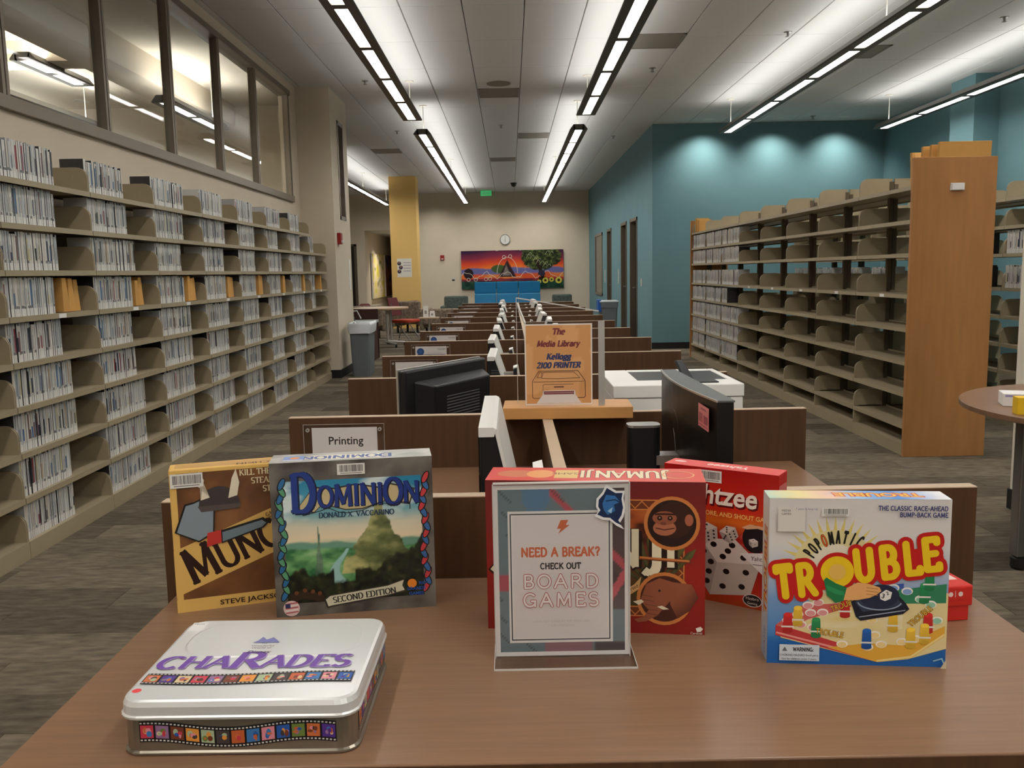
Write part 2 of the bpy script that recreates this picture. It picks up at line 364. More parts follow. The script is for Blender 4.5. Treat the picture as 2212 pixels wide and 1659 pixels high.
    def build(s, name, parent, frame='front', origin=(0, 0, 0), material='print', label=None):
        """frame front: u=+x, v=+z, layers towards -y; top: u=+x, v=+y, layers +z; left: u=-y, v=+z, layers -x; right: u=+y, v=+z, layers +x"""
        ox, oy, oz = origin
        M = {'front': lambda p: (ox+p[0], oy-p[2], oz+p[1]), 'top': lambda p: (ox+p[0], oy+p[1], oz+p[2]),
             'left': lambda p: (ox-p[2], oy-p[0], oz+p[1]), 'right': lambda p: (ox+p[2], oy+p[0], oz+p[1]), 'back': lambda p: (ox-p[0], oy+p[2], oz+p[1])}[frame]
        me = bpy.data.meshes.new(name); me.from_pydata([M(p) for p in s.v], [], s.f); me.materials.append(MATS[material])
        at = me.color_attributes.new('Col', 'FLOAT_COLOR', 'POINT'); a = np.ones((len(s.c), 4)); a[:, :3] = np.array(s.c); at.data.foreach_set('color', a.ravel())
        me.update(); o = link(me, name, parent)
        if label: o['label'] = label
        return o
# value noise for printed pictures
_NT = rng.random((64, 64))
def vnoise(X, Y):
    xi = np.floor(X).astype(int); yi = np.floor(Y).astype(int); fx = X-xi; fy = Y-yi; fx = fx*fx*(3-2*fx); fy = fy*fy*(3-2*fy)
    g = lambda a, b: _NT[a % 64, b % 64]
    return (g(xi, yi)*(1-fx)+g(xi+1, yi)*fx)*(1-fy)+(g(xi, yi+1)*(1-fx)+g(xi+1, yi+1)*fx)*fy
def fbm(X, Y, o=4):
    t = 0; a = .5
    for k in range(o): t = t+a*vnoise(X*2**k+17*k, Y*2**k+5*k); a *= .5
    return t
def ramp(t, stops):
    t = np.clip(t, 0, 1)[..., None]; out = np.zeros(t.shape[:-1]+(3,))+np.array(stops[0][1])
    for (a, ca), (b, cb) in zip(stops[:-1], stops[1:]):
        k = np.clip((t-a)/(b-a), 0, 1); out = np.where(t >= a, np.array(ca)*(1-k)+np.array(cb)*k, out)
    return out
def over(dst, mask, col): m = np.clip(mask, 0, 1)[..., None]; return dst*(1-m)+np.array(col)*m
# ================================================================== the room
CEIL = 3.74; XL, XR, YB, YBLUE, YEND = -2.70, 6.27, -9.0, 15.0, 26.9
def slab(name, x0, x1, y0, y1, z0, z1, m, label=None, parent=None): return struct(MB().box(x0, x1, y0, y1, z0, z1).build(name, m, parent), label)
fl = slab('floor', -7.2, 6.5, YB-.1, 34, -.05, -.007, 'base_black', 'grey brown patterned carpet tile floor')
# carpet tiles: planks 1.0 x 0.25 in running bond
tiles = []; row = 0; y = YB
while y < 34:
    x = -7.2+(row*.37 % 1.0)-1
    while x < 6.4:
        a, b = max(x, -7.1), min(x+1.0, 6.4)
        if b-a > .15: tiles.append((a, b, y, y+.25))
        x += 1.0
    y += .25; row += 1
def in_view(px, py, pz, m=20):
    p = proj((px, py, pz)); return p is not None and -m < p[0] < 2212+m and -m < p[1] < 1659+m
def hidden(cx, cy): return (-.75 < cx < .95 and cy > .95) or cx < -2.5 and cy < 12.7 or (2.76 < cx < 3.33 and 6.1 < cy < 13.6) or (cx > 4.15 and cy > 6) or cx > 2.4 and cy > 15 or cx < -3 and cy < 22
vis = [t for t in tiles if in_view((t[0]+t[1])/2, (t[2]+t[3])/2, 0) and not hidden((t[0]+t[1])/2, (t[2]+t[3])/2)]
vis.sort(key=lambda t: t[2]); vis = vis[:300]; visset = set(vis)
G = .0012; cache = {}
def tile_mesh(L, D, T, m):
    k = (round(L, 3), round(D, 3), T, m)
    if k not in cache:
        b = MB(); e = .0015
        b.loft([[(-L/2, -D/2, -T), (L/2, -D/2, -T), (L/2, D/2, -T), (-L/2, D/2, -T)], [(-L/2, -D/2, -e), (L/2, -D/2, -e), (L/2, D/2, -e), (-L/2, D/2, -e)],
                [(-L/2+e, -D/2+e, 0), (L/2-e, -D/2+e, 0), (L/2-e, D/2-e, 0), (-L/2+e, D/2-e, 0)]])
        cache[k] = b.mesh('carpet_tile', [m])
    return cache[k]
for t in vis:
    o = link(tile_mesh(t[1]-t[0]-G, .25-G, .007, 'carpet'), 'carpet_tile', fl, loc=((t[0]+t[1])/2, (t[2]+t[3])/2, 0))
rest = MB()
for t in tiles:
    if t not in visset: rest.box(t[0]+G/2, t[1]-G/2, t[2]+G/2, t[3]-G/2, -.007, 0)
o = rest.build('carpet_tile_field', 'carpet', fl); o['kind'] = 'stuff'
# ---- ceiling
ce = slab('ceiling', -7.2, 6.5, YB-.1, 34, CEIL+.03, CEIL+.08, 'ceil_dark', 'white acoustic tile ceiling with dark seams')
ctile = []
x = .178-.5625*13
while x < 6.3:
    y = YB+.2
    while y < 27:
        ctile.append((x, y)); y += 1.22
    x += .5625
cm = {}
def cmesh(w, d):
    b = MB(); b.loft([[(-w/2+.004, -d/2+.004, 0), (w/2-.004, -d/2+.004, 0), (w/2-.004, d/2-.004, 0), (-w/2+.004, d/2-.004, 0)],
                      [(-w/2, -d/2, .005), (w/2, -d/2, .005), (w/2, d/2, .005), (-w/2, d/2, .005)], [(-w/2, -d/2, .025), (w/2, -d/2, .025), (w/2, d/2, .025), (-w/2, d/2, .025)]])
    return b
cme = cmesh(.5625-.007, 1.22-.003).mesh('ceiling_tile', ['ceil'])
vt = [t for t in ctile if in_view(t[0]+.28, t[1]+.61, CEIL, 60) and not (t[0] > 2.3 and t[1] > 14.9) and not (t[0] < -2.8 and t[1] < 12.4)]
vt.sort(key=lambda t: t[1]); vs_ = set(vt[:300])
rest = MB()
for t in ctile:
    if t in vs_: link(cme, 'ceiling_tile', ce, loc=(t[0]+.28125, t[1]+.61, CEIL))
    else: rest.box(t[0]+.0035, t[0]+.559, t[1]+.0015, t[1]+1.2185, CEIL, CEIL+.025)
if rest.v: o = rest.build('ceiling_tile_field', 'ceil', ce); o['kind'] = 'stuff'
# ---- walls
WB, WT, WY0, WY1 = 2.27, 3.62, 1.2, 11.22      # high window band in the left wall
w = MB(); w.box(XL-.12, XL, YB, 11.6, 0, WB); w.box(XL-.12, XL, YB, 11.6, WT, CEIL+.03); w.box(XL-.12, XL, YB, WY0, WB, WT); w.box(XL-.12, XL, WY1, 11.6, WB, WT)
struct(w.build('wall_left', 'cream'), 'cream wall above the long shelving with a high window band')
w = MB(); w.box(-2.82, -2.27, 11.6, 12.05, 0, CEIL+.03); w.box(-2.82, -2.27, 12.05, 12.45, 0, 2.1); w.box(-2.82, -2.27, 12.05, 12.45, 3.4, CEIL+.03); w.box(-2.82, -2.27, 12.45, 12.75, 0, CEIL+.03)
struct(w.build('wall_pier', 'cream'), 'cream wall pier beside the grey waste bin')
slab('baseboard_pier', -2.83, -2.255, 11.585, 12.765, 0, .11, 'base_black')
wn = struct(MB().box(-2.5, -2.46, 12.05, 12.45, 2.1, 3.4).build('window_6', 'black_gloss'), 'narrow dark window high in the pier')
fr = MB(); fr.box(-2.5, -2.262, 12.05, 12.09, 2.1, 3.4); fr.box(-2.5, -2.262, 12.41, 12.45, 2.1, 3.4); fr.box(-2.5, -2.262, 12.05, 12.45, 2.1, 2.15); fr.box(-2.5, -2.262, 12.05, 12.45, 3.35, 3.4)
fr.build('window_frame', 'window_frame', wn)
slab('wall_lounge_near', -7.2, -2.82, 12.65, 12.75, 0, CEIL+.03, 'cream')
slab('wall_lounge_left', -7.2, -7.1, 12.75, 27, 0, CEIL+.03, 'cream')
slab('wall_camera_side', -7.2, 6.5, YB-.12, YB, 0, CEIL+.03, 'cream')
slab('wall_right', XR, XR+.12, YB, YBLUE+.1, 0, CEIL+.03, 'teal', 'teal wall behind the right shelving')
slab('wall_teal_front', 2.41, XR, YBLUE, YBLUE+.12, 0, CEIL+.03, 'teal', 'teal accent wall lit by three downlights')
slab('baseboard_teal', 2.40, XR, YBLUE-.012, YBLUE, 0, .11, 'base_black')
slab('column_teal', 5.95, XR, 11.53, 12.15, 0, CEIL+.03, 'teal', 'teal square column at the right wall')
# teal side wall with door openings
DO = [(16.75, 17.72), (18.25, 19.15), (21.0, 21.88)]
w = MB(); ys = [YBLUE+.12]+[v for d in DO for v in d]+[YEND]
for a, b in zip(ys[0::2], ys[1::2]): w.box(2.41, 2.53, a, b, 0, CEIL+.03)
for a, b in DO: w.box(2.41, 2.53, a, b, 2.34, CEIL+.03)
struct(w.build('wall_teal_side', 'teal'), 'teal side wall with narrow door openings')
for i, (a, b) in enumerate(DO):
    d = struct(MB().box(2.50, 2.53, a, b, 0, 2.34).build('door_%d' % (i+1), 'dark_wood_door'), 'dark recessed door in the teal wall')
    f = MB(); f.box(2.395, 2.53, a, a+.06, 0, 2.34); f.box(2.395, 2.53, b-.06, b, 0, 2.34); f.box(2.395, 2.53, a, b, 2.28, 2.34); f.build('door_frame', 'door_frame', d)
    h = MB(); h.tube([(2.50, b-.14, 1.0), (2.44, b-.14, 1.0), (2.44, b-.26, 1.0)], .012); h.build('door_handle', 'steel', d)
wn = struct(MB().box(2.404, 2.415, 23.05, 24.8, .75, 2.28).build('window_7', 'black_gloss'), 'framed glass panel near the end of the teal wall')
f = MB(); f.box(2.385, 2.415, 23.0, 23.06, .7, 2.33); f.box(2.385, 2.415, 24.78, 24.84, .7, 2.33); f.box(2.385, 2.415, 23.0, 24.84, 2.27, 2.33); f.box(2.385, 2.415, 23.0, 24.84, .7, .76); f.build('window_frame', 'window_frame', wn)
# end wall, with the corridor opening on the left
w = MB(); w.box(-2.95, 2.53, YEND, YEND+.12, 0, CEIL+.03); w.box(-4.37, -2.95, YEND, YEND+.12, 2.68, CEIL+.03); w.box(-4.62, -4.37, YEND, YEND+.12, 0, CEIL+.03); w.box(-7.2, -4.62, YEND, YEND+.12, 2.28, CEIL+.03); w.box(-7.2, -5.4, YEND, YEND+.12, 0, 2.28)
struct(w.build('wall_end', 'cream'), 'cream end wall with mural and clock')
d = struct(MB().box(-5.4, -4.62, YEND+.08, YEND+.12, 0, 2.28).build('door_4', 'dark_wood_door'), 'dark door in the end wall of the lounge')
f = MB(); f.box(-4.70, -4.62, YEND-.02, YEND+.1, 0, 2.28); f.box(-5.4, -4.62, YEND-.02, YEND+.1, 2.22, 2.28); f.build('door_frame', 'door_frame', d)
slab('wall_corridor', -4.5, -4.38, YEND+.12, 34, 0, 2.8, 'cream')
slab('wall_corridor_right', -2.95, -2.83, YEND+.12, 34, 0, 2.8, 'cream')
slab('wall_corridor_end', -4.5, -2.83, 33.9, 34, 0, 2.8, 'cream')
slab('ceiling_corridor', -4.5, -2.83, YEND+.12, 34, 2.69, 2.8, 'ceil')
slab('column_yellow', -2.945, -2.287, 22.1, 22.75, 0, CEIL+.03, 'yellow', 'yellow painted square column')
# white pillar by the round table on the right
slab('column_white', 2.745, 3.05, 4.46, 4.75, 0, CEIL+.03, 'cream_white', 'white square pillar beside the round table')
slab('baseboard_column', 2.735, 3.06, 4.45, 4.76, 0, .11, 'base_black')
# ---- high window band: frame, mullions, panes
MUL = [1.24, 2.46, 3.68, 4.90, 6.13, 7.33, 8.55, 9.75, 11.18]
win = struct(bpy.data.objects.new('window_1', None), 'long interior window band high in the left wall'); C.objects.link(win)
b = MB(); b.box(XL-.13, XL+.03, WY0, WY1, WB, WB+.075); b.build('window_sill', 'window_frame', win, bevel=.004)
b = MB(); b.box(XL-.13, XL+.03, WY0, WY1, WT-.06, WT); b.build('window_head', 'window_frame', win, bevel=.004)
for m_ in MUL:
    b = MB(); b.box(XL-.055, XL+.012, m_-.034, m_-.006, WB+.07, WT-.05); b.box(XL-.055, XL+.012, m_+.006, m_+.034, WB+.07, WT-.05); b.box(XL-.05, XL+.0, m_-.01, m_+.01, WB+.07, WT-.05, 1); b.build('mullion', ['window_frame', 'base_black'], win)
for a, b_ in zip(MUL[:-1], MUL[1:]):
    MB().box(XL-.03, XL-.024, a+.03, b_-.03, WB+.07, WT-.05).build('pane', 'window_glass', win)
# ---- the room seen through it
slab('floor_next_room', -9.6, XL-.12, 0, 12.65, -.05, 0, 'base_black')
slab('ceiling_next_room', -9.6, XL-.12, 0, 12.65, CEIL-.04, CEIL+.03, 'cream_white')
slab('wall_next_left', -9.6, -9.5, 0, 12.65, 0, CEIL, 'cream'); slab('wall_next_near', -9.6, XL-.12, -.1, 0, 0, CEIL, 'cream'); slab('wall_next_end', -9.6, XL-.12, 12.55, 12.65, 0, CEIL, 'cream')
slab('beam_next_room', -4.15, -3.75, 0, 12.5, 3.42, CEIL-.04, 'cream')
slab('beam_cross_next_room', -9.5, -4.15, 9.0, 9.35, 3.5, CEIL-.04, 'cream')
# ================================================================== pendant lamps
def pendant(x, y0, y1, label, seg=1.22, louver=False, anchor='end', glow='lamp_down', upglow='lamp_up', zb=3.30, group=None):
    t = thing('pendant_light', label, 'light', (x, y0, zb), 0, group)
    L = y1-y0; hw = .118; lh = .05
    prof = [(-.045, 0), (-hw, .004), (-hw, .02), (-.06, .075), (-.05, .075), (-.05, .02)]
    b = MB(); b.prism([(-lh, 0), (-hw, .0), (-hw-.006, .012), (-.072, .078), (-.062, .078), (-lh, .02)], 'y', 0, L); b.prism([(lh, 0), (hw, 0), (hw+.006, .012), (.072, .078), (.062, .078), (lh, .02)], 'y', 0, L)
    b.box(-.072, .072, 0, .02, 0, .078); b.box(-.072, .072, L-.02, L, 0, .078); b.build('housing', 'fixture', t)
    cuts = []; p = L if anchor == 'end' else 0
    n = int(L/seg+.01)
    for k in range(n): cuts.append((L-(k+1)*seg, L-k*seg) if anchor == 'end' else (k*seg, (k+1)*seg))
    for a, c in cuts:
        a = max(a, .02); c = min(c, L-.02)
        zl = .016 if louver else .005; ln = MB().add([(-lh, a+.05, zl), (-lh, c-.05, zl), (lh, c-.05, zl), (lh, a+.05, zl)], [(0, 1, 2, 3)]).build('lens', glow, t)
        MB().box(-lh-.002, lh+.002, c-.05, c+.05 if c < L-.06 else c, .0, .02).build('divider', 'fixture', t)
        if louver:
            lb = MB(); q = a+.05
            while q < c-.03: lb.box(-lh, lh, q, q+.003, 0, .015); q += .045
            lb.build('louver', 'louver', t)
    MB().add([(-.05, .03, .07), (.05, .03, .07), (.05, L-.03, .07), (-.05, L-.03, .07)], [(0, 1, 2, 3)]).build('uplight', upglow, t); MB().box(-.06, .06, .022, L-.022, .04, .046).build('reflector', 'white_plastic', t)
    for q in (.25, L/2, L-.25) if L > 6 else (.25, L-.25):
        hb = MB(); hb.tube([(0, q, .07), (0, q, CEIL-zb)], .006, 6); hb.lathe([(.05, CEIL-zb-.012), (.055, CEIL-zb-.004), (.055, CEIL-zb)], 0, q, 12); hb.build('hanger', 'hanger_white', t)
    return t
pg = 'linear pendant lights of the main room'
pendant(-1.21, 2.9, 11.62, 'near pendant light left of centre, above the games table end', louver=True, group=pg)
pendant(1.0, 2.75, 11.47, 'near pendant light right of centre with striped louvers', louver=True, group=pg)
pendant(-1.2, 12.75, 25.3, 'far pendant light left of centre, running toward the mural wall', anchor='start', seg=1.255, group=pg)
pendant(1.0, 12.6, 25.3, 'far pendant light right of centre, running toward the mural wall', anchor='start', seg=1.27, group=pg)
pendant(3.2, 2.2, 13.2, 'pendant light over the empty right shelving', louver=True, group=pg)
pendant(5.42, 2.1, 13.1, 'pendant light at far right before the teal wall', group=pg)
pendant(-3.43, 17.0, 25.4, 'pendant light over the lounge left of the yellow column', group=pg)
pendant(3.2, -8.6, 1.9, 'pendant light behind the viewer on the right', group=pg)
pendant(-1.21, -8.6, 2.3, 'pendant light behind the viewer on the left', group=pg); pendant(1.0, -8.6, 2.2, 'pendant light behind the viewer in the middle', group=pg)
ng = 'linear lights seen through the high window'
pendant(-5.08, 4.0, 11.2, 'lowest light strip seen through the high window', glow='lamp_next', upglow='lamp_next', zb=3.2, group=ng)
pendant(-3.55, 9.4, 11.2, 'short light strip seen through the middle window panes', seg=.9, glow='lamp_next', upglow='lamp_next', zb=3.16, group=ng)
pendant(-4.6, 8.7, 9.9, 'light strip high in the first window pane', seg=.6, glow='lamp_next', upglow='lamp_next', zb=3.44, group=ng)
pendant(-6.6, 5.0, 12.2, 'light strip deep in the room behind the high window', glow='lamp_next', upglow='lamp_next', zb=3.2, group=ng)
def can(x, y, label, watts=0, z=CEIL, group='recessed can lights'):
    t = thing('can_light', label, 'light', (x, y, z), 0, group)
    b = MB(); b.lathe([(.085, -.004), (.1, -.006), (.1, 0), (.085, .0)], n=20); b.build('trim_ring', 'white_plastic', t)
    b = MB(); b.lathe([(.08, -.003), (.08, -.001)], n=18); b.build('diffuser', 'can_glow', t)
    if watts:
        l = bpy.data.lights.new('lamp', 'SPOT'); l.energy = watts; l.spot_size = math.radians(118); l.spot_blend = 1.0; l.shadow_soft_size = .06; l.color = (1, .96, .88)
        o = bpy.data.objects.new('lamp', l); C.objects.link(o); o.parent = t; o.location = (0, 0, -.03); o.rotation_euler = (math.radians(12 if z > 3 else 0), 0, 0)
for x, n_ in ((3.25, 'left'), (4.37, 'middle'), (5.44, 'right')): can(x, 14.58, n_+' can light washing the teal wall', CAN_W)
for x, n_ in ((-2.2, 'left'), (-.75, 'second'), (.55, 'third'), (1.3, 'right')): can(x, 25.9, n_+' small can light near the end wall', 30)
can(-3.6, 28.6, 'can light inside the corridor', 110, 2.69)
for x, y, n_ in ((-4.9, 7.2, 'upper'), (-4.2, 10.4, 'middle'), (-5.6, 12.0, 'far')): can(x, y, n_+' round downlight seen through the high window', 0, CEIL-.04, 'round downlights behind the window')
def vent(x, y, w, d, label):
    t = thing('air_vent', label, 'vent', (x, y, CEIL), 0, 'ceiling air vents')
    b = MB(); b.box(-w/2, w/2, -d/2, -d/2+.03, -.006, 0); b.box(-w/2, w/2, d/2-.03, d/2, -.006, 0); b.box(-w/2, -w/2+.03, -d/2, d/2, -.006, 0); b.box(w/2-.03, w/2, -d/2, d/2, -.006, 0); b.build('frame', 'vent', t)
    MB().box(-w/2+.03, w/2-.03, -d/2+.03, d/2-.03, -.003, -.001).build('perforated_panel', 'vent', t)
for x, y, l in ((-.103, 12.2, 'square air vent beside the round ceiling speaker'), (1.59, 9.66, 'large air vent right of the near right pendant light'), (.46, 15.97, 'small air vent between the far pendant lights'),
                (-.103, 19.2, 'distant air vent in the central ceiling strip'), (3.97, 10.3, 'air vent behind the light over the right shelving'), (-2.35, 17.6, 'air vent above the lounge tables')): vent(x, y, .54, .6, l)
t = MB(); t.lathe([(.12, -.012), (.15, -.01), (.155, 0)], n=28); tag(t.build('ceiling_speaker', 'vent', loc=(-.098, 11.6, CEIL)), 'round grey ceiling speaker in the central strip', 'speaker')
for i, (x, y) in enumerate(((-1.75, 11.3), (1.75, 10.9), (2.9, 9.4), (4.9, 9.0), (1.9, 16.2), (-1.85, 15.2), (-.1, 14.8), (4.9, 14.5))):
    t = MB(); t.lathe([(.012, -.05), (.03, -.045), (.012, -.04), (.012, -.012), (.04, -.006), (.042, 0)], n=12)
    tag(t.build('sprinkler_head', 'steel', loc=(x, y, CEIL)), 'small ceiling sprinkler head, %s closest to the viewer' % ORD[sorted([11.3, 10.9, 9.4, 9.0, 16.2, 15.2, 14.8, 14.5]).index(y)], 'sprinkler', 'ceiling sprinkler heads')
t = MB(); t.lathe([(.02, -.11), (.06, -.09), (.075, -.05), (.09, -.02), (.09, 0)], n=16); tag(t.build('dome_camera', 'black_plastic', loc=(.15, 24.2, CEIL)), 'black dome security camera near the end wall', 'camera')
# ================================================================== library shelving
SW, SD = .92, .27
def brk_mesh(h=.14):
    pts = [(.262, 0), (.262, h), (.07, h)]+[(p[0], p[1]) for p in arc(.07, h-.062, .062, .062, 90, 180, 6)]+[(.008, 0)]
    b = MB(); b.prism(pts, 'x', -.003, .003); b.cylx((.1, h*.62), .014, -.0045, .0045, 'x', 10); return b.mesh('bracket', ['shelf'])
def shelf_mesh():
    b = MB(); b.box(.004, SW-.004, .003, SD, -.012, 0); b.box(.004, SW-.004, 0, .006, -.026, .002); b.box(.004, SW-.004, SD-.006, SD, -.02, .012); return b.mesh('shelf', ['shelf'])
def base_mesh():
    b = MB(); b.box(.002, SW-.002, .0, .012, 0, .085); b.box(.002, SW-.002, .012, SD-.002, .07, .085); return b.mesh('base_shelf', ['shelf'])
BRK, SHF, BAS = brk_mesh(), shelf_mesh(), base_mesh()
lab = MB(); lab.box(0, .075, -.002, 0, -.024, -.002); LABM = lab.mesh('shelf_label', ['paper'])
def bay(loc, rotz, zs, label, group, top=True, upright='shelf_dark', uh=2.0, tags=(), brackets=(0, 1)):
    t = thing('shelving_bay', label, 'shelving', loc, rotz, group)
    for r, z in enumerate(zs):
        if r == 0 and not top: continue
        s = link(SHF if r < len(zs)-1 else BAS, 'shelf' if r < len(zs)-1 else 'base_shelf', t, loc=(0, 0, z if r < len(zs)-1 else 0))
        for e in brackets:
            link(BRK, 'bracket', s, loc=(.006 if e == 0 else SW-.006, 0, 0 if r < len(zs)-1 else .085))
        if r in tags: link(LABM, 'shelf_label', s, loc=(SW*.5, 0, 0))
    for x in (.001, SW-.021):
        MB().box(x, x+.02, SD-.032, SD-.002, .02, uh).build('upright', upright, t)
    return t
LZ = [1.845, 1.628, 1.403, 1.18, .958, .745, .52, .30, .085]
LY0 = 4.18-.92
bayname = ['nearest', 'second nearest', 'third nearest', 'fourth nearest', 'fifth nearest', 'sixth nearest', 'seventh nearest', 'eighth nearest', 'last']
for k in range(9):
    bay((-2.375, LY0+k*SW, 0), PI/2, LZ, 'beige metal shelving bay of the left wall, %s to the viewer' % bayname[k], 'left wall shelving bays', top=k < 8, uh=1.98 if k < 8 else 1.75, tags=(3,))
# ---- DVD cases
DT, DH, DD = .0148, .19, .134
def spine_cols(r):
    base = r.choice([S(206, 204, 198), S(214, 212, 206), S(196, 196, 194), S(220, 216, 208), S(182, 184, 186), S(212, 204, 190)])
    k = r.random()
    art = base if k < .74 else r.choice([S(58, 58, 62), S(96, 96, 100), S(44, 52, 74), S(150, 52, 58), S(70, 110, 150), S(186, 160, 130), S(206, 196, 150), S(120, 90, 84), S(140, 150, 160), S(30, 30, 32)])
    return base, art
def dvd_add(b, x, z, y0, r, lean=0):
    """case standing at local x..x+DT, spine towards -y at y0, on height z"""
    base, art = spine_cols(r); h = DH*r.choice((1, 1, 1, .985, .93)); case = r.choice([S(200, 202, 202), S(176, 178, 180), S(214, 214, 212), S(60, 60, 62)]) if r.random() < .9 else S(40, 40, 42)
    w = DT-.0006
    b.box(x, x+w, y0+.0007, y0+DD, z, z+h, 0, case)
    hs = [0, .2, .27, r.uniform(.5, .7), r.uniform(.84, .95), 1]
    cols = [S(228, 226, 220), base, art, base if r.random() < .5 else art, base]
    if r.random() < .25: cols[1] = S(110, 108, 108)
    for a, c, col in zip(hs[:-1], hs[1:], cols): b.add([(x+.001, y0, z+a*h), (x+w-.001, y0, z+a*h), (x+w-.001, y0, z+c*h), (x+.001, y0, z+c*h)], [(0, 1, 2, 3)], 0, col)
    if r.random() < .6:
        q = x+w*r.uniform(.3, .6); b.add([(q, y0-.0002, z+h*.3), (q+w*.22, y0-.0002, z+h*.3), (q+w*.22, y0-.0002, z+h*r.uniform(.5, .8)), (q, y0-.0002, z+h*.7)], [(0, 1, 2, 3)], 0, r.choice([S(60, 58, 58), S(110, 108, 106), S(70, 84, 120)]))
    tone = sum(art)/3; return 'dark' if tone < .12 else ('coloured' if max(art)-min(art) > .12 else 'pale')
cand = []; field = MB()
R1 = random.Random(3)
def wpt(loc, rotz, x, y, z): c, q = math.cos(rotz), math.sin(rotz); return (loc[0]+c*x-q*y, loc[1]+q*x+c*y, loc[2]+z)
slots = []
for k in range(9):
    for r in range(9):
        if r == 0 and k == 8: continue
        if k == 8 and r > 4: continue
        fillto = R1.uniform(.5, .68)*SW
        if k == 8: fillto *= .6
        if r == 3: fillto = min(fillto, .56*SW)
        x = .014; n = 0; y0 = .02+R1.uniform(0, .012)
        while x < fillto:
            n += 1; slots.append((k, r, n, x, LZ[r]+.0005, y0+R1.uniform(0, .004))); x += DT+(.0008 if R1.random() < .9 else .006)
RZ = [1.885, 1.655, 1.425, 1.14, .905, .67, .446, .217, .085]
RY0 = 6.16
def size_key(s):
    p = wpt((-2.375, LY0+s[0]*SW, 0), PI/2, s[3], .0, s[4]+.1); q = proj(p)
    if q is None or q[0] < 6: return 99
    return p[1]
slots.sort(key=size_key)
variants = []
ind, other = slots[:300], slots[300:]
for s in ind:
    k, r, n, x, z, y0 = s; b = MB(); tone = dvd_add(b, 0, 0, 0, R1)
    o = b.build('dvd_case', 'dvd'); o.location = wpt((-2.375, LY0+k*SW, 0), PI/2, x, y0, z); o.rotation_euler = (0, 0, PI/2)
    tag(o, '%s spined DVD case, %s from the left, %s shelf down, %s left bay' % (tone, nth(n), ORD[r], bayname[k]), 'DVD case', 'DVD cases on the nearest left shelves')
def dvd_field(slots_, loc, rotz, lst):
    pass
def xform_add(dst, src, loc, rotz):
    n = len(dst.v); dst.v += [wpt(loc, rotz, *v) for v in src.v]; dst.f += [tuple(i+n for i in f) for f in src.f]; dst.mi += src.mi; dst.c += src.c
for k in range(9):
    b = MB()
    for s in other:
        if s[0] == k: dvd_add(b, s[3], s[4], s[5], R1)
    xform_add(field, b, (-2.375, LY0+k*SW, 0), PI/2)
# ---- right double-faced run, ending in the maple end panel
for k in range(8):
    nm = bayname[k] if k < 7 else 'last'
    bay((2.77, RY0+(k+1)*SW, 0), -PI/2, RZ, 'beige double-faced shelving bay behind the maple end panel, %s, aisle side' % nm, 'right shelving run, aisle side', uh=2.0, tags=(3,) if k < 5 else ())
    bay((3.31, RY0+k*SW, 0), PI/2, RZ, 'beige shelving bay facing the teal wall, %s to the maple end panel' % nm, 'right shelving run, far side', uh=1.98)
    if k >= 5:
        b = MB()
        for r in range(1, 8):
            x = .03; hi = SW*(.94 if r < 7 else .9)
            if r == 4 and k == 5: hi = .3
            while x < hi: dvd_add(b, x, RZ[r]+.0005, .02, R1); x += DT+(.0008 if R1.random() < .96 else .03)
        xform_add(field, b, (2.77, RY0+(k+1)*SW, 0), -PI/2)
# second right run (only its aisle side shows)
RY2 = RY0+.39
for k in range(7):
    bay((4.69, RY2+k*SW, 0), PI/2, RZ, 'beige shelving bay on the wall side of the rearmost run, %s to the viewer' % bayname[k], 'rear right shelving run, wall side', uh=2.0)
    bay((4.15, RY2+(k+1)*SW, 0), -PI/2, RZ, 'beige shelving bay of the rearmost right run, %s to the viewer' % bayname[k], 'rear right shelving run', uh=2.0)
    b = MB()
    for r in ((1, 2, 3) if k < 3 else (2, 3)):
        if r == 1: continue
        x = .36 if k == 1 else .03
        x = .02
        while x < SW*(.62 if r != 1 else .4): dvd_add(b, x, RZ[r]+.0005, .02, R1); x += DT+.0008
    xform_add(field, b, (4.15, RY2+(k+1)*SW, 0), -PI/2)
o = field.build('dvd_case_rows', 'dvd'); o['kind'] = 'stuff'; o['label'] = 'rows of white spined DVD cases filling the farther shelves'; o['category'] = 'DVD cases'
# end panels of the right run
t = thing('end_panel', 'tall orange maple end panel closing the right shelving', 'panel', (2.755, 6.10, 0))
MB().box(0, .57, 0, .035, .0, 2.07).build('board', 'maple', t, bevel=.003)
t = thing('sign_holder', 'small white card holder on the maple end panel', 'sign', (3.005, 6.10, 1.845))
b = MB(); b.box(0, .095, -.012, -.0, 0, .05); b.build('holder', 'white_plastic', t, bevel=.002); MB().box(.006, .089, -.02, -.012, .004, .045).build('card', 'paper', t, rot=(math.radians(4), 0, math.radians(-3)))
t = thing('end_panel', 'narrow maple end panel at the far end of the right shelving', 'panel', (2.755, RY0+8*SW+.005, 0)); MB().box(0, .57, 0, .03, 0, 2.07).build('board', 'maple', t, bevel=.003)
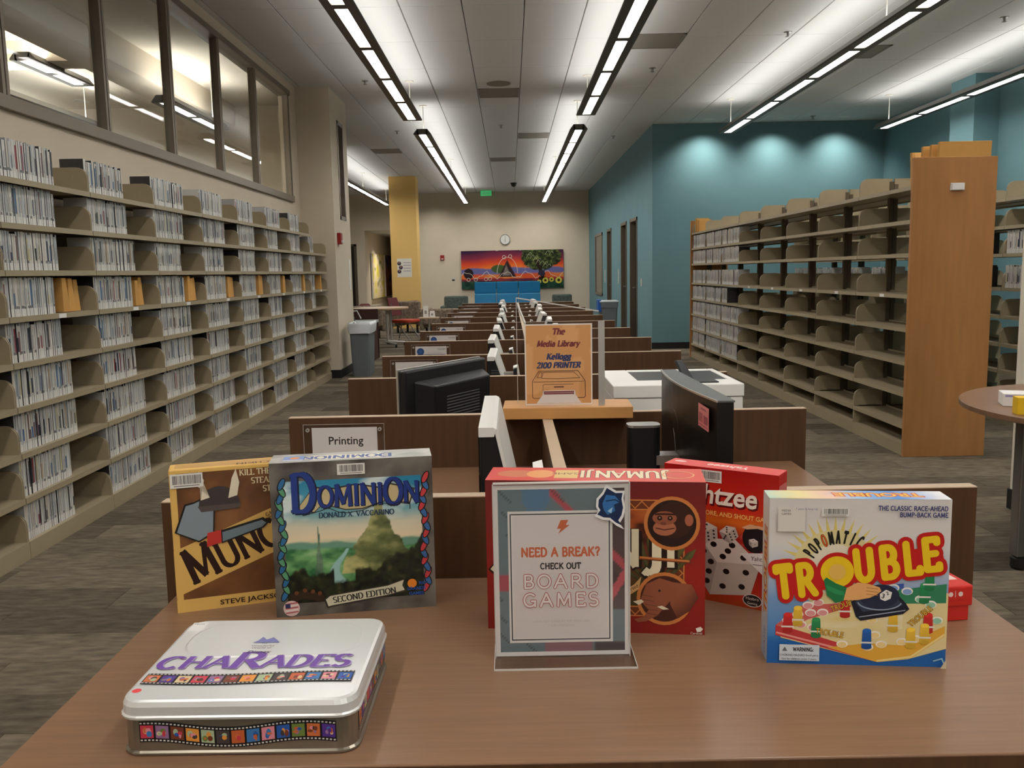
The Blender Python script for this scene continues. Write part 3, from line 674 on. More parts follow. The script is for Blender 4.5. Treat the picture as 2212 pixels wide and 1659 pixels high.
# ---- manila envelopes
def envelope(loc, rotz, w, h, th, lean, label, group, split=2):
    t = thing('manila_envelope', label, 'envelope', loc, rotz, group)
    b = MB(); s = math.sin(lean)*h
    b.hexa([(0, 0, 0), (th, 0, 0), (th, w, 0), (0, w, 0), (s, 0, h), (th*.6+s, 0, h), (th*.6+s, w, h), (s, w, h)]); b.build('pocket', 'manila', t, bevel=.002)
    b = MB(); b.hexa([(th, w*.02, h*.72), (th+.002, w*.02, h*.72), (th+.002, w*.98, h*.72), (th, w*.98, h*.72), (th*.6+s, w*.06, h*.99), (th*.6+s+.002, w*.06, h*.99), (th*.6+s+.002, w*.94, h*.99), (th*.6+s, w*.94, h*.99)]); b.build('flap', 'manila', t)
ei = 0
for k in range(1, 9):
    base = R1.uniform(.6, .64)
    for j in range(3 if k in (1, 3, 4, 5) else 2):
        ei += 1; loc = wpt((-2.375, LY0+k*SW, 0), PI/2, SW*base+j*.088, .02+.015*j, LZ[3]+.003)
        envelope(loc, PI/2, .2, R1.uniform(.16, .19), .072, R1.uniform(-.03, .08), 'manila envelope, %s one in the fourth shelf gap of the %s left bay' % (ORD[j], bayname[k]), 'manila envelopes on the left fourth shelf')
for j, (dx, hh, ln) in enumerate(((.1, .135, -.1), (.2, .16, .06), (.28, .16, .1), (.36, .17, .12))):
    envelope((2.93+.02*j, 6.62-dx*.9, 1.899), -PI/2, .3 if j < 3 else .36, hh+.12, .05, ln, 'thick manila envelope atop the maple end, %s from the front' % ORD[3-j], 'manila envelopes on the right shelf top')
for j in range(3): envelope((2.80+.01*j, 13.40-j*.07, 1.889), -PI/2, .2, .21-.02*j, .04, .05*j, 'pale folder at the far top end of the right shelving, %s from the end' % ORD[j], 'folders on the far shelf top')
# ================================================================== computer desks in rows
PY = [1.714+1.02*k for k in range(12)]; PX0, PX1, PZ = -.705, .925, .908
pnl = MB(); pnl.box(PX0, PX1, 0, .03, 0, PZ-.002); PNL = pnl.mesh('board', ['walnut'])
pe = MB(); pe.box(PX0, PX1, 0, .03, PZ-.002, PZ); PED = pe.mesh('edge_band', ['edge_band'])
for k, y in enumerate(PY):
    t = thing('desk_divider', 'brown laminate desk divider panel, %s from the games table' % ORD[k], 'divider', (0, y, 0), 0, 'desk divider panels in a row')
    link(PNL, 'board', t); link(PED, 'edge_band', t)
for k in range(11):
    y0, y1 = PY[k]+.0305, PY[k+1]-.0005
    t = thing('spine_panel', 'low centre panel between the %s pair of computer desks' % ORD[k], 'divider', (0, y0, 0), 0, 'centre panels between desks')
    MB().box(.09, .12, 0, y1-y0, 0, PZ-.002).build('board', 'walnut', t); MB().box(.09, .12, 0, y1-y0, PZ-.002, PZ).build('edge_band', 'edge_band', t)
    for sd, x0, x1 in (('left', -.66, .0895), ('right', .1205, .88)):
        t = thing('computer_desk', '%s brown computer desk between the %s and %s divider' % (sd, ORD[k], ORD[k+1]), 'desk', (x0, y0, 0), 0, 'computer desks in rows')
        MB().box(0, x1-x0, .0, y1-y0, .715, .74).build('desktop', 'walnut_top', t)
        MB().box(.3, .33, .01, y1-y0-.01, 0, .715).build('modesty_panel', 'walnut', t)
def aio(x, y, sgn, label, rot=0, wid=.48, sh=0, white=True):
    t = thing('all_in_one_computer', label, 'computer', (x, y, .74), rot, 'white backed computers on the desks')
    P = lambda px, pz: (sgn*px, pz)
    zt = .29+sh
    b = MB(); b.prism([P(-.016, .06), P(.05, .06), P(.056, .10), P(.018, zt-.012), P(-.016, zt-.012)], 'y', -wid/2+.004, wid/2-.004); b.build('case', 'black_plastic', t, bevel=.004)
    b = MB(); b.prism([P(-.018, zt-.02), P(.014, zt-.02), P(.02, zt-.004), P(.012, zt), P(-.018, zt)], 'y', -wid/2, wid/2); b.prism([P(.055, .10), P(.061, .10), P(.022, zt-.006), P(.016, zt-.01)], 'y', -wid/2, wid/2); b.prism([P(.05, .06), P(.056, .058), P(.061, .10), P(.055, .10)], 'y', -wid/2, wid/2); b.build('back_cover', 'white_plastic', t)
    b = MB()
    for i in range(8): z = .075+i*.012; b.box(min(sgn*.0, sgn*.036), max(sgn*.0, sgn*.036), -wid/2+.0025, -wid/2+.005, z, z+.003)
    b.build('vent_slots', 'grey_plastic', t)
    MB().box(min(sgn*-.0195, sgn*-.016), max(sgn*-.0195, sgn*-.016), -wid/2+.015, wid/2-.015, .08, zt-.02).build('screen', 'black_gloss', t)
    b = MB(); b.prism([P(-.02, .0), P(.136, 0), P(.136, .012), P(-.02, .012)], 'y', -.1, .1); b.prism([P(.05, .1), P(.115, .1), P(.115, .125), P(.05, .125)], 'y', -.03, .03); b.build('foot', 'silver', t)
    b = MB(); b.prism([P(.10, .012), P(.128, .012), P(.128, .09), P(.118, .148), P(.10, .143)], 'y', -.045, .045); st = b.build('stand', 'black_plastic', t, bevel=.003)
    b = MB(); b.prism([P(.1285, .012), P(.135, .012), P(.135, .092), P(.123, .158), P(.10, .152), P(.10, .146), P(.118, .151), P(.1285, .09)], 'y', -.047, .047); b.build('stand_trim', 'white_plastic', st)
for k in range(11):
    yc = (PY[k]+PY[k+1])/2+.02
    jx, jr = R1.uniform(-.07, -.03), math.radians(R1.uniform(-3, 3))
    if k == 0: jx, jr, yc = 0, 0, 2.045
    if k != 1: aio(-.054+jx, yc, 1, 'computer on the left side of the centre panel, %s desk row' % ORD[k], jr, sh=-.065 if k else 0)
    if k not in (0, 1): aio(.30+R1.uniform(.0, .06), yc+.05, -1, 'computer on the right side of the centre panel, %s desk row' % ORD[k], -jr, sh=-.065)
# dark monitors of the two nearest rows
t = thing('monitor', 'black monitor turned backward behind the Printing sign', 'monitor', (-.236, 3.266, .74), math.radians(59.8))
b = MB(); b.box(-.267, .267, .0, .03, .05, .275); b.build('shell', 'black_plastic', t, bevel=.008)
b = MB(); b.loft([[(-.22, 0, .06), (.24, 0, .06), (.24, 0, .235), (-.22, 0, .235)], [(-.17, -.055, .07), (.2, -.055, .07), (.2, -.06, .215), (-.17, -.06, .215)]]); b.build('back_bulge', 'black_plastic', t, bevel=.006)
MB().box(-.27, .27, .03, .038, .045, .279).build('bezel', 'silver', t); MB().box(-.25, .25, .0381, .0395, .06, .265).build('screen', 'black_gloss', t)
b = MB()
for i in range(9): b.box(-.1, .12, -.0585, -.056, .09+i*.011, .094+i*.011)
b.build('vent_slots', 'grey_plastic', t)
b = MB(); b.box(-.12, .12, -.09, .1, 0, .014); b.box(-.035, .035, -.05, -.02, .01, .1); b.build('stand', 'black_plastic', t, bevel=.004)
t = thing('monitor', 'glossy black monitor with pink sticker beside the white printer', 'monitor', (.445, 2.296, .74), math.radians(-88.7))
b = MB(); n = 10; arcx = [(-.325+.65*i/n, .012-.022*math.sin(PI*i/n)) for i in range(n+1)]
b.loft([[(x*(1-.0*z), y, .06+z) for x, y in arcx]+[(.325, .05, .06+z), (-.325, .05, .06+z)] for z in (0, .125, .25)]); b.build('shell', 'black_satin', t, smooth=False)
b = MB(); b.loft([[(x, y-.0015, .308+z) for x, y in arcx]+[(.327, .052, .308+z), (-.327, .052, .308+z)] for z in (0, .004)]); b.build('top_rim', 'grey_plastic', t)
b = MB(); b.loft([[(-.327+.654*i/n, .010-.022*math.sin(PI*i/n)-.001, .3085+z) for i in range(n+1)]+[(.327-.654*i/n, .013-.022*math.sin(PI*i/n), .3085+z) for i in range(n+1)] for z in (0, .0045)]); b.build('edge_trim', 'silver', t)
MB().box(-.31, .31, .0505, .052, .08, .3).build('screen', 'black_gloss', t)
a = Art(.0012); a.rect(0, 0, .11, .055, S(232, 140, 140)); a.rect(.012, .012, .05, .035, S(190, 92, 96)); a.rect(.06, .012, .1, .032, S(168, 74, 82)); a.line([(.03, .045), (.085, .045)], .005, S(180, 90, 96)); a.line([(.012, .006), (.1, .006)], .004, S(196, 96, 100))
o = a.build('asset_sticker', t, 'front', (.19, .0005, .235), label='pink asset sticker')
a = Art(.0012); a.line(arc(-.12, .05, .07, .09, -30, 55, 14), .004, S(190, 188, 184)); a.line(arc(-.1, .11, .09, .07, 20, 75, 10), .003, S(120, 118, 114)); a.build('maker_emblem', t, 'front', (.04, -.0105, .06))
b = MB(); b.loft([rr(.06, .085, .02, z, 4, .0, -.1) for z in (.012, .2)]); st = b.build('stand_column', 'black_plastic', t); MB().loft([rr(.062, .087, .02, z, 4, .0, -.1) for z in (.2, .206)]).build('column_cap', 'silver', st); b = MB(); b.box(-.03, .03, -.07, .01, .10, .125); b.build('stand_arm', 'silver', t); b = MB(); b.loft([rr(.26, .2, .04, z, 4, 0, -.06) for z in (0, .012)]); b.build('stand_foot', 'silver', t)
# white printer
t = thing('printer', 'white laser printer behind the orange board', 'printer', (.342, 2.93, .74))
PWd, PDp = .435, .46
b = MB(); b.box(0, PWd, 0, PDp, .008, .18); b.build('body', 'printer_white', t, bevel=.004)
b = MB(); b.box(-.003, PWd+.003, -.004, .13, .182, .225); b.box(-.003, .10, .13, PDp, .182, .225); b.box(PWd-.02, PWd+.003, .13, PDp, .182, .225); b.box(.10, PWd-.02, PDp-.05, PDp, .182, .225); b.build('lid', 'printer_white', t, bevel=.003)
MB().hexa([(.10, .13, .183), (PWd-.02, .13, .183), (PWd-.02, .41, .183), (.10, .41, .183), (.10, .13, .221), (PWd-.02, .13, .221), (PWd-.02, .41, .223), (.10, .41, .223)]).build('output_tray', 'black_plastic', t)
b = MB(); b.box(.235, .36, .03, .115, .2255, .229); b.build('control_panel', 'black_plastic', t)
b = MB(); b.hexa([(.25, .05, .229), (.285, .05, .229), (.285, .1, .229), (.25, .1, .229), (.23, .12, .295), (.255, .12, .295), (.255, .15, .29), (.23, .15, .29)]); b.build('tilted_display', 'black_plastic', t, bevel=.003)
b = MB()
for i in range(7): b.box(PWd-.075+i*.009, PWd-.072+i*.009, -.0012, .001, .06, .13)
b.build('vent_slots', 'black_plastic', t)
b = MB(); b.box(PWd-.045, PWd-.0425, -.0012, .001, .02, .178); b.box(.03, .0325, -.0012, .001, .02, .178); b.build('panel_gap', 'grey_plastic', t)
# orange board across the divider top, with the acrylic sign display
t = thing('shelf_board', 'orange maple board resting on the second divider top', 'board', (-.03, 2.62, PZ+.0005), math.radians(-2)); MB().box(0, .392, 0, .165, 0, .035).build('board', 'maple_flat', t, bevel=.002)
BZ = PZ+.0355
t = thing('acrylic_sign_display', 'clear acrylic display with orange printer sign on the maple board', 'sign', (.0, 2.64, BZ))
b = MB(); b.add([(.018, .08, 0), (.272, .08, 0), (.272, .08, .283), (.018, .08, .328)], [(0, 1, 2, 3)]); b.build('back_sheet', 'acrylic', t)
b = MB(); b.hexa([(.018, .079, .326), (.272, .079, .281), (.272, .083, .281), (.018, .083, .326), (.018, .079, .3295), (.272, .079, .2845), (.272, .083, .2845), (.018, .083, .3295)]); b.box(.0165, .0185, .079, .082, 0, .328); b.build('sheet_edge', 'acrylic_edge', t)
b = MB(); b.hexa([(.020, .078, .30), (.024, .078, .30), (.045, .012, .25), (.040, .012, .25), (.020, .078, .31), (.024, .078, .31), (.045, .012, .257), (.040, .012, .257)]); b.build('side_edge', 'acrylic_edge', t)
b = MB(); b.box(.262, .281, 0, .006, .0, .257); b.build('side_post', 'steel_light', t)
MB().box(.038, .246, .0085, .0115, 0, .252).build('front_sheet', 'acrylic', t)
pw, ph = .204, .246
a = Art()
OR, OR2 = S(226, 168, 112), S(216, 156, 98)
a.rect(0, 0, pw, ph, S(236, 226, 216)); a.grid(.004, .004, pw-.004, ph-.004, 24, 28, lambda U, V: np.where((fbm(U*3+2, V*3+9, 2) > .38)[..., None], np.array(OR), np.array(OR2)))
MR, NV = S(124, 54, 58), S(52, 62, 104)
kw = dict(shear=.22, thick=.3, thin=.11, ser=.15, sp=.09)
a.serif('The', pw*.5, .214, .018, MR, **kw); a.serif('Media Library', pw*.495, .178, .0175, MR, xs=.93, **kw)
a.serif('Kellogg', pw*.5, .139, .0175, NV, **kw); a.serif('2100 PRINTER', pw*.495, .113, .0165, NV, xs=.96, **kw)
ln = S(92, 62, 48); a.line([(.022, .025), (.022, .073), (.042, .104), (.16, .104), (.182, .073), (.182, .025), (.178, .021), (.026, .021)], .0016, ln, True); a.line([(.026, .071), (.178, .071)], .0012, ln); a.line([(.05, .082), (.056, .1), (.148, .1), (.166, .082), (.1, .08)], .0012, ln, True); a.line([(.037, .084), (.044, .1), (.052, .1), (.048, .084)], .0012, ln, True)
a.line([(.054, .03), (.054, .06), (.058, .063), (.146, .063)], .0012, ln); a.rect(.087, .053, .117, .057, S(120, 80, 66)); a.poly([(.05, .02), (.055, .044), (.15, .044), (.155, .02)], S(232, 222, 216)); a.rect(.056, .032, .148, .042, S(128, 66, 70)); a.line([(.056, .037), (.148, .037)], .001, S(216, 190, 184)); a.poly([(.034, .005), (.052, .031), (.152, .031), (.17, .005)], S(226, 216, 210))
a.build('printer_sign_paper', t, 'front', (.04, .007, .004), label='orange printer sign sheet with maroon and navy lettering')
# signs screwed to the dividers
def panel_sign(k, kind, label):
    t = thing('sign_holder', label, 'sign', (-.66, PY[k]-.0005, .7445), 0, 'sign holders on the desk dividers')
    w, h = (.255, .142)
    MB().box(0, w, -.0055, -.0035, 0, h).build('acrylic_sheet', 'acrylic', t)
    b = MB(); e = .0008; b.box(0, w, -.0058, -.003, h-e, h); b.box(0, e, -.0058, -.003, 0, h); b.box(w-e, w, -.0058, -.003, 0, h); b.build('sheet_edge', 'acrylic_edge', t)
    for x in (.014, w-.014):
        b = MB(); b.cylx((x, h-.018), .006, -.008, -.0002, 'y', 12); s = b.build('screw', 'steel_light', t); MB().cylx((x, h-.018), .0022, -.0084, -.0078, 'y', 8).build('screw_socket', 'base_black', s)
    a = Art(0, .00004+.00002*k); pw, ph = .206, .128
    a.rect(0, 0, pw, ph, S(232, 228, 226))
    if kind == 'printing': a.text('Printing', pw*.52, ph-.054, .026, S(30, 28, 28), bold=.02)
    elif kind == 'notice':
        for i, s in enumerate(('CSUSM Student Appointments', 'are made in Cougar Cafe', 'Please See Below')): a.text(s, pw*.5, ph-.052-.016*i, .006, S(90, 86, 90))
    elif kind == 'poster':
        a.disc(.034, ph-.035, .024, S(30, 84, 150), n=28); a.disc(.034, ph-.035, .012, S(46, 104, 170), n=20); a.rect(.01, ph-.078, pw-.006, ph-.054, S(30, 40, 92)); a.text('CSUSM', pw-.008, ph-.026, .0125, S(86, 104, 96), align='R'); a.line([(.07, ph-.045), (pw-.03, ph-.045)], .004, S(196, 194, 200)); a.rect(.01, .01, pw-.01, ph-.085, S(206, 212, 222))
    a.build('paper_notice', t, 'front', (.026, -.0018, .003))
panel_sign(1, 'printing', 'clear sign holder reading Printing behind the castle landscape box')
panel_sign(3, 'notice', 'clear sign holder with a white typed notice, behind the black monitor')
for k in range(4, 12): panel_sign(k, 'poster', 'divider poster with blue circle and university letters, %s divider' % ORD[k])
# ================================================================== games table
TZ = .74
t = thing('games_table', 'brown wood-grain table holding the board games', 'table', (-.66, 1.034, 0))
b = MB(); b.box(0, 1.503, 0, .679, TZ-.032, TZ); b.build('tabletop', 'walnut_top', t, bevel=.002)
MB().box(.0, 1.503, -.002, 0, TZ-.031, TZ-.002).build('front_edge_band', 'walnut', t)
for x in (.05, 1.413):
    for y in (.05, .59):
        b = MB(); b.box(x, x+.04, y, y+.04, 0, TZ-.032); b.build('leg', 'steel', t, bevel=.003)
# ================================================================== board games
def game_box(name, label, cat, x, y, yaw, w, h, d, basecol, rough_bevel=.0025, mname=None):
    t = thing(name, label, cat, (x, y, TZ), math.radians(yaw))
    m = mname or (name+'_card'); 
    if m not in MATS: mat(m, basecol, .4, spec=.4, noise=.04, nscale=12)
    MB().box(0, w, 0, d, 0, h).build('carton', m, t, bevel=rough_bevel)
    return t
BR = lambda *c: S(*c)
# ---- brown dungeon-humour card game
w, h, d = .284, .268, .05
t = game_box('card_game_box', 'brown and yellow card game box half hidden at left', 'game box', -.622, 1.552, 17.6, w, h, d, S(226, 182, 100))
a = Art(.0002)
def parchment(U, V):
    n = fbm(U*6, V*6, 4); c = ramp(n*.7+.35*V*0+.25*np.hypot(U-.55, V-.6), [(0, S(150, 100, 56)), (.4, S(120, 76, 40)), (.8, S(62, 36, 16)), (1, S(44, 26, 12))]); return c
a.grid(.012, .012, w-.012, h-.008, 70, 70, parchment)
YL = S(224, 180, 98)
a.rect(0, 0, w, .024, YL)
a.poly([(.0, .03), (w, .137), (w, .222), (.0, .117)], YL)
DK = S(40, 16, 10)
ang = math.atan2(.107, w)
a.serif('MUNCHKIN', .03, .052, .052, DK, align='L', rot=ang+.01, thick=.2, thin=.07, ser=.12, tall={0: 1.25}, xs=.9)
a.serif('DELUXE', .205, .112, .016, DK, align='L', rot=ang)
a.serif('GAME DESIGN BY', .166, .1655, .007, S(70, 36, 18), align='L', rot=ang); a.serif('STEVE JACKSON', .166, .154, .0085, S(70, 36, 18), align='L', rot=ang)
CRM = S(232, 214, 170)
for i, s in enumerate(('KILL THE MONSTERS', 'STEAL THE TREASURE', 'STAB YOUR BUDDY')): a.serif(s, .122+.02*i, .248-.0165*i, .0108, CRM, align='L', thick=.19)
a.text('STEVE JACKSON GAMES', .075, .0075, .0095, DK, align='L', xs=1.3, bold=.02)
# plain stand-in still life in the picture's colours: grey sheet, horned helmet, chain saw
a.poly([(.004, .152), (.045, .13), (.072, .145), (.078, .222), (.04, .206), (.024, .203)], S(20, 16, 14)); a.poly([(.008, .152), (.045, .133), (.07, .147), (.075, .217), (.04, .203), (.026, .200)], S(132, 144, 152))
a.poly(arc(.084, .196, .036, .036, 0, 180, 12), S(62, 52, 52)); a.poly([(.046, .197), (.122, .197), (.118, .188), (.052, .186)], S(84, 72, 68))
for sx, bx in ((-1, .06), (1, .108)): a.poly([(bx-.008, .208), (bx+.008, .212), (bx+sx*.013, .236), (bx+sx*.008, .262), (bx-sx*.008*0+sx*.0, .245)], S(228, 216, 190))
a.poly([(.058, .12), (.085, .126), (.086, .15), (.06, .146)], S(196, 52, 44)); a.poly([(.084, .124), (.16, .146), (.17, .156), (.16, .166), (.084, .149)], S(24, 22, 22)); a.poly([(.086, .127), (.157, .148), (.165, .155), (.157, .161), (.086, .145)], S(112, 128, 136))
a.barcode(.002, h-.034, .058, h-.008, 5)
a.build('cover_print', t, 'front', (0, 0, 0), label='brown cover with dark lettering on a yellow diagonal band')
a = Art(.0002); a.rect(.01, .008, w-.01, d-.008, S(196, 150, 80)); a.serif('MUNCHKIN', w*.6, .018, .016, S(110, 62, 30), rot=PI, tall={0: 1.2}); a.build('top_print', t, 'top', (0, 0, h))
# ---- landscape strategy game
w, h, d = .287, .283, .073
t = game_box('strategy_game_box', 'grey bordered game box with castle landscape and blue lettering', 'game box', -.432, 1.522, 8.4, w, h, d, S(120, 112, 102), .003)
a = Art(.0002)
def stone(U, V): return ramp(fbm(U*9, V*9, 4), [(.2, S(66, 60, 54)), (.6, S(112, 106, 98)), (1, S(140, 134, 126))])
a.grid(0, 0, w, h, 40, 40, stone)
def land(U, V):
    c = ramp(V+.06*(fbm(U*4, V*9)-.5), [(0, S(60, 100, 70)), (.33, S(104, 150, 106)), (.45, S(176, 196, 160)), (.52, S(232, 212, 176)), (.62, S(214, 206, 178)), (.72, S(120, 170, 176)), (.86, S(70, 150, 178)), (1, S(34, 128, 164))])
    cl = fbm(U*3+4, V*7+3, 4); c = over(c, (cl-.52)*6*(V > .55)*np.clip((V-.55)*8, 0, 1), S(214, 226, 222))
    hill = .47+.05*fbm(U*5, U*0+2)+.02*np.sin(U*9); c = over(c, (hill-V)*60, np.array(S(106, 150, 128)))
    gr = fbm(U*10, V*16, 4)
    c = over(c, (.42+.05*fbm(U*6+3, U*0+5)-V)*60, ramp(gr, [(.25, S(44, 104, 62)), (.6, S(112, 168, 104)), (.9, S(170, 200, 150))]))
    for cx, top, wd in ((.24, .56, .05), (.68, .83, .17)):
        edge = top-np.abs(U-cx)**.85*(1.0/wd)*.27-.26*(fbm(U*16+3, V*9, 4)-.42)+.06*np.clip(1-np.abs(U-cx)*30, 0, 1); m = (edge-V)*60*(V > .2)
        c = over(c, np.clip(m, 0, 1)*(V > .22), ramp(gr*.75+(U-cx)*-.9+.08, [(.1, S(36, 48, 28)), (.45, S(104, 112, 66)), (.8, S(196, 190, 126))]) if cx > .5 else ramp(gr, [(.2, S(64, 96, 74)), (.8, S(120, 146, 118))]))
    riv = .4+.05*np.sin(V*15+1); c = over(c, (1-np.abs(U-riv)/(.012+.16*np.clip(.43-V, 0, 1)))*3*(V < .43)*(V > .1), S(150, 192, 186))
    tr = .2+.16*fbm(U*9+1, U*0+8, 4)*(np.abs(U-.42) > .08)+.5*np.clip(U-.62, 0, 1)*1.3+.1*np.clip(.2-U, 0, 1)*2; c = over(c, (tr-.02-V+.05*(fbm(U*30, V*30, 2)-.5))*40, ramp(fbm(U*24, V*24, 3), [(.3, S(16, 20, 12)), (.6, S(40, 48, 26)), (.85, S(92, 78, 44))]))
    return c
a.grid(.021, .024, w-.021, h-.034, 130, 120, land)
# braided cords
for sx, cols in ((.0165, (S(44, 104, 150), S(88, 150, 110))), (w-.0165, (S(196, 62, 66), S(58, 104, 160)))):
    for i in range(17):
        y = .04+i*.0128; q_ = .0035*math.sin(i*.9); a.disc(sx+q_, y, .0062, S(20, 20, 24), ry=.0125, n=12, rot=.45 if i % 2 else -.45); a.disc(sx+q_, y, .0042, cols[i % 2], ry=.0108, n=12, rot=.45 if i % 2 else -.45)
TAN = S(196, 178, 132)
a.poly([(.04, .192), (.075, .19), (.09, .204), (.13, .192), (.16, .192), (.2, .204), (.245, .196), (.255, .226), (.21, .238), (.19, .232), (.15, .24), (.11, .234), (.075, .238)], S(60, 54, 44)); a.poly([(.042, .194), (.075, .192), (.09, .206), (.13, .194), (.16, .194), (.2, .206), (.243, .198), (.252, .224), (.21, .235), (.19, .229), (.15, .237), (.11, .231), (.075, .235)], TAN)
a.serif('D', .058, .192, .068, S(18, 28, 62), thick=.26, thin=.1, ser=.16, xs=.8); a.serif('D', .0565, .1935, .068, S(32, 58, 132), thick=.2, thin=.07, ser=.14, xs=.8)
for dx, dy, col, tk in ((.0012, -.0014, S(20, 22, 44), .26), (0, 0, S(30, 54, 128), .19)):
    a.serif('OMINION', .172+dx, .2+dy, .039, col, thick=tk, thin=.08, ser=.12, xs=.86, tall={0: .95, 5: 1.2})
a.serif('DONALD X. VACCARINO', w*.52, .18, .0092, S(30, 60, 84), thick=.22, thin=.08, xs=1.05)
a.line([(.055, .186), (.085, .193), (.1, .198), (.118, .189), (.135, .187), (.16, .19), (.19, .203), (.215, .197), (.225, .202), (.245, .2), (.245, .188)], .0012, S(20, 22, 26))
a.poly([(.085, .028), (.094, .036), (.2, .048), (.232, .058), (.228, .046), (.233, .034), (.2, .027), (.1, .014), (.09, .012)], S(60, 54, 46)); a.poly([(.088, .028), (.096, .034), (.2, .046), (.229, .055), (.226, .045), (.23, .036), (.2, .029), (.1, .0165), (.092, .015)], S(206, 200, 172))
a.serif('SECOND EDITION', .158, .0265, .0105, S(40, 40, 38), rot=.1, thick=.2, xs=1.1)
a.disc(.244, .0475, .0085, S(232, 136, 44)); 
for i, s in enumerate(('RIO', 'GRANDE', 'GAMES')): a.text(s, .2635 if i == 0 else .2515, .0445-.0095*i, .0062, S(36, 86, 170), bold=.03, align='C')
for i, (x_, y_) in enumerate(((.035, .036), (.05, .04), (.064, .037), (.076, .033))): a.disc(x_, y_, .011, S(52, 38, 26), ry=.008, n=10); a.disc(x_+.002, y_+.008, .004, S(104, 60, 36), n=8)
a.disc(.027, .016, .0145, S(214, 186, 180), n=24)
for i in range(5): a.line([(.017, .0075+i*.0042), (.038, .0095+i*.0042)], .002, S(176, 76, 76) if i % 2 == 0 else S(230, 220, 214))
a.rect(.016, .017, .025, .025, S(48, 56, 96))
a.barcode(.118, h-.026, .167, h-.006, 9)
a.build('cover_print', t, 'front', (0, 0, 0), label='castle landscape cover with large blue lettering')
a = Art(.0002); a.grid(0, 0, w, d, 20, 6, lambda U, V: ramp(fbm(U*9, V*4, 3), [(.2, S(150, 148, 142)), (.8, S(206, 204, 198))])); a.poly([(.07, .014), (.2, .012), (.2, .05), (.07, .054)], S(224, 218, 196)); a.serif('DOMINION', .135, .045, .026, S(58, 84, 150), rot=PI, thick=.2, tall={0: 1.2}); a.rect(.022, .014, .058, .052, S(120, 150, 206)); a.disc(.042, .036, .009, S(232, 150, 80)); a.line([(.024, .018), (.056, .018)], .005, S(232, 226, 214)); a.poly([(.22, .025), (.25, .045), (.275, .028), (.262, .02), (.24, .018)], S(160, 166, 158)); a.build('top_print', t, 'top', (0, 0, h))
# ---- red jungle adventure game
w, h, d = .367, .262, .098
t = game_box('adventure_game_box', 'wide dark red jungle adventure game box behind the sign', 'game box', -.049, 1.456, -7.2, w, h, d, S(168, 40, 34), .003)
a = Art(.0002)
a.grid(0, 0, w, h, 40, 30, lambda U, V: ramp(V+.1*(fbm(U*5, V*5)-.5), [(0, S(140, 26, 20)), (.4, S(158, 32, 24)), (.75, S(130, 34, 28)), (1, S(112, 32, 32))]))
a.grid(.045, .042, w-.04, h-.04, 60, 44, lambda U, V: ramp(fbm(U*5+1, V*5, 4)+.35*(V-.5), [(.15, S(74, 66, 30)), (.34, S(112, 46, 26)), (.55, S(56, 18, 12)), (.72, S(176, 84, 36)), (1, S(206, 118, 56))]))
OG, OGD = S(206, 124, 62), S(112, 52, 26)
for x0 in (.034, w-.052): 
    a.rect(x0, .03, x0+.018, h-.03, OGD); a.line([(x0+.001, .03), (x0+.001, h-.03)], .0022, OG); a.line([(x0+.017, .03), (x0+.017, h-.03)], .0022, OG); n = 16
    a.line([(x0+(.003 if i % 2 else .015), .034+i*(h-.068)/n) for i in range(n+1)], .0018, OG)
for y0 in (.03, h-.048):
    a.rect(.034, y0, w-.034, y0+.018, OGD); a.line([(.034, y0+.001), (w-.034, y0+.001)], .0022, OG); a.line([(.034, y0+.017), (w-.034, y0+.017)], .0022, OG); n = 26
    a.line([(.036+i*(w-.072)/n, y0+(.003 if i % 2 else .015)) for i in range(n+1)], .0018, OG)
for i in range(9): 
    an = math.radians(48+i*12); c0 = (.285, .075); a.poly([c0, (c0[0]+.085*math.cos(an-.07), c0[1]+.085*math.sin(an-.07)), (c0[0]+.1*math.cos(an), c0[1]+.1*math.sin(an)), (c0[0]+.085*math.cos(an+.07), c0[1]+.085*math.sin(an+.07))], [S(44, 44, 18), S(84, 82, 40), S(104, 100, 54), S(60, 58, 26)])
CRE = S(236, 222, 188)
for dx, dy, col, tk in ((.0025, -.003, S(34, 14, 8), .3), (-.002, .001, S(34, 14, 8), .28), (0, 0, CRE, .2)):
    a.serif('JUMANJI', .163+dx, .118+dy, .062, col, thick=tk, thin=.08, ser=.1, sp=.05, tall={0: 1.25, 5: 1.3}, xs=.98)
a.line([(.26, .132), (.342, .127)], .0055, OGD); a.line([(.26, .133), (.34, .128)], .0035, OG)
# chimp medallion
cx, cy = .312, .192
a.disc(cx, cy, .046, OGD, n=32); a.disc(cx, cy, .041, S(40, 18, 12), n=32); a.ring(cx, cy, .043, .006, OG)
a.disc(cx+.004, cy+.006, .031, S(58, 28, 18), n=24); a.disc(cx-.012, cy-.008, .019, S(176, 104, 74), ry=.013); a.disc(cx-.012, cy+.009, .02, S(150, 84, 58), ry=.012); a.disc(cx+.028, cy+.006, .007, S(170, 96, 70), ry=.01)
for ex in (-.02, -.003): a.disc(cx+ex, cy+.009, .0042, S(40, 18, 12), n=12); a.disc(cx+ex, cy+.0095, .0014, S(190, 150, 120), n=8)
a.line([(cx-.026, cy-.008), (cx-.012, cy-.011), (cx+.004, cy-.008)], .0016, S(70, 30, 22)); a.disc(cx-.014, cy+.0, .005, S(120, 62, 44), ry=.003, n=10); a.line([(cx-.027, cy+.0155), (cx-.012, cy+.016), (cx+.006, cy+.0155)], .003, S(60, 28, 18))
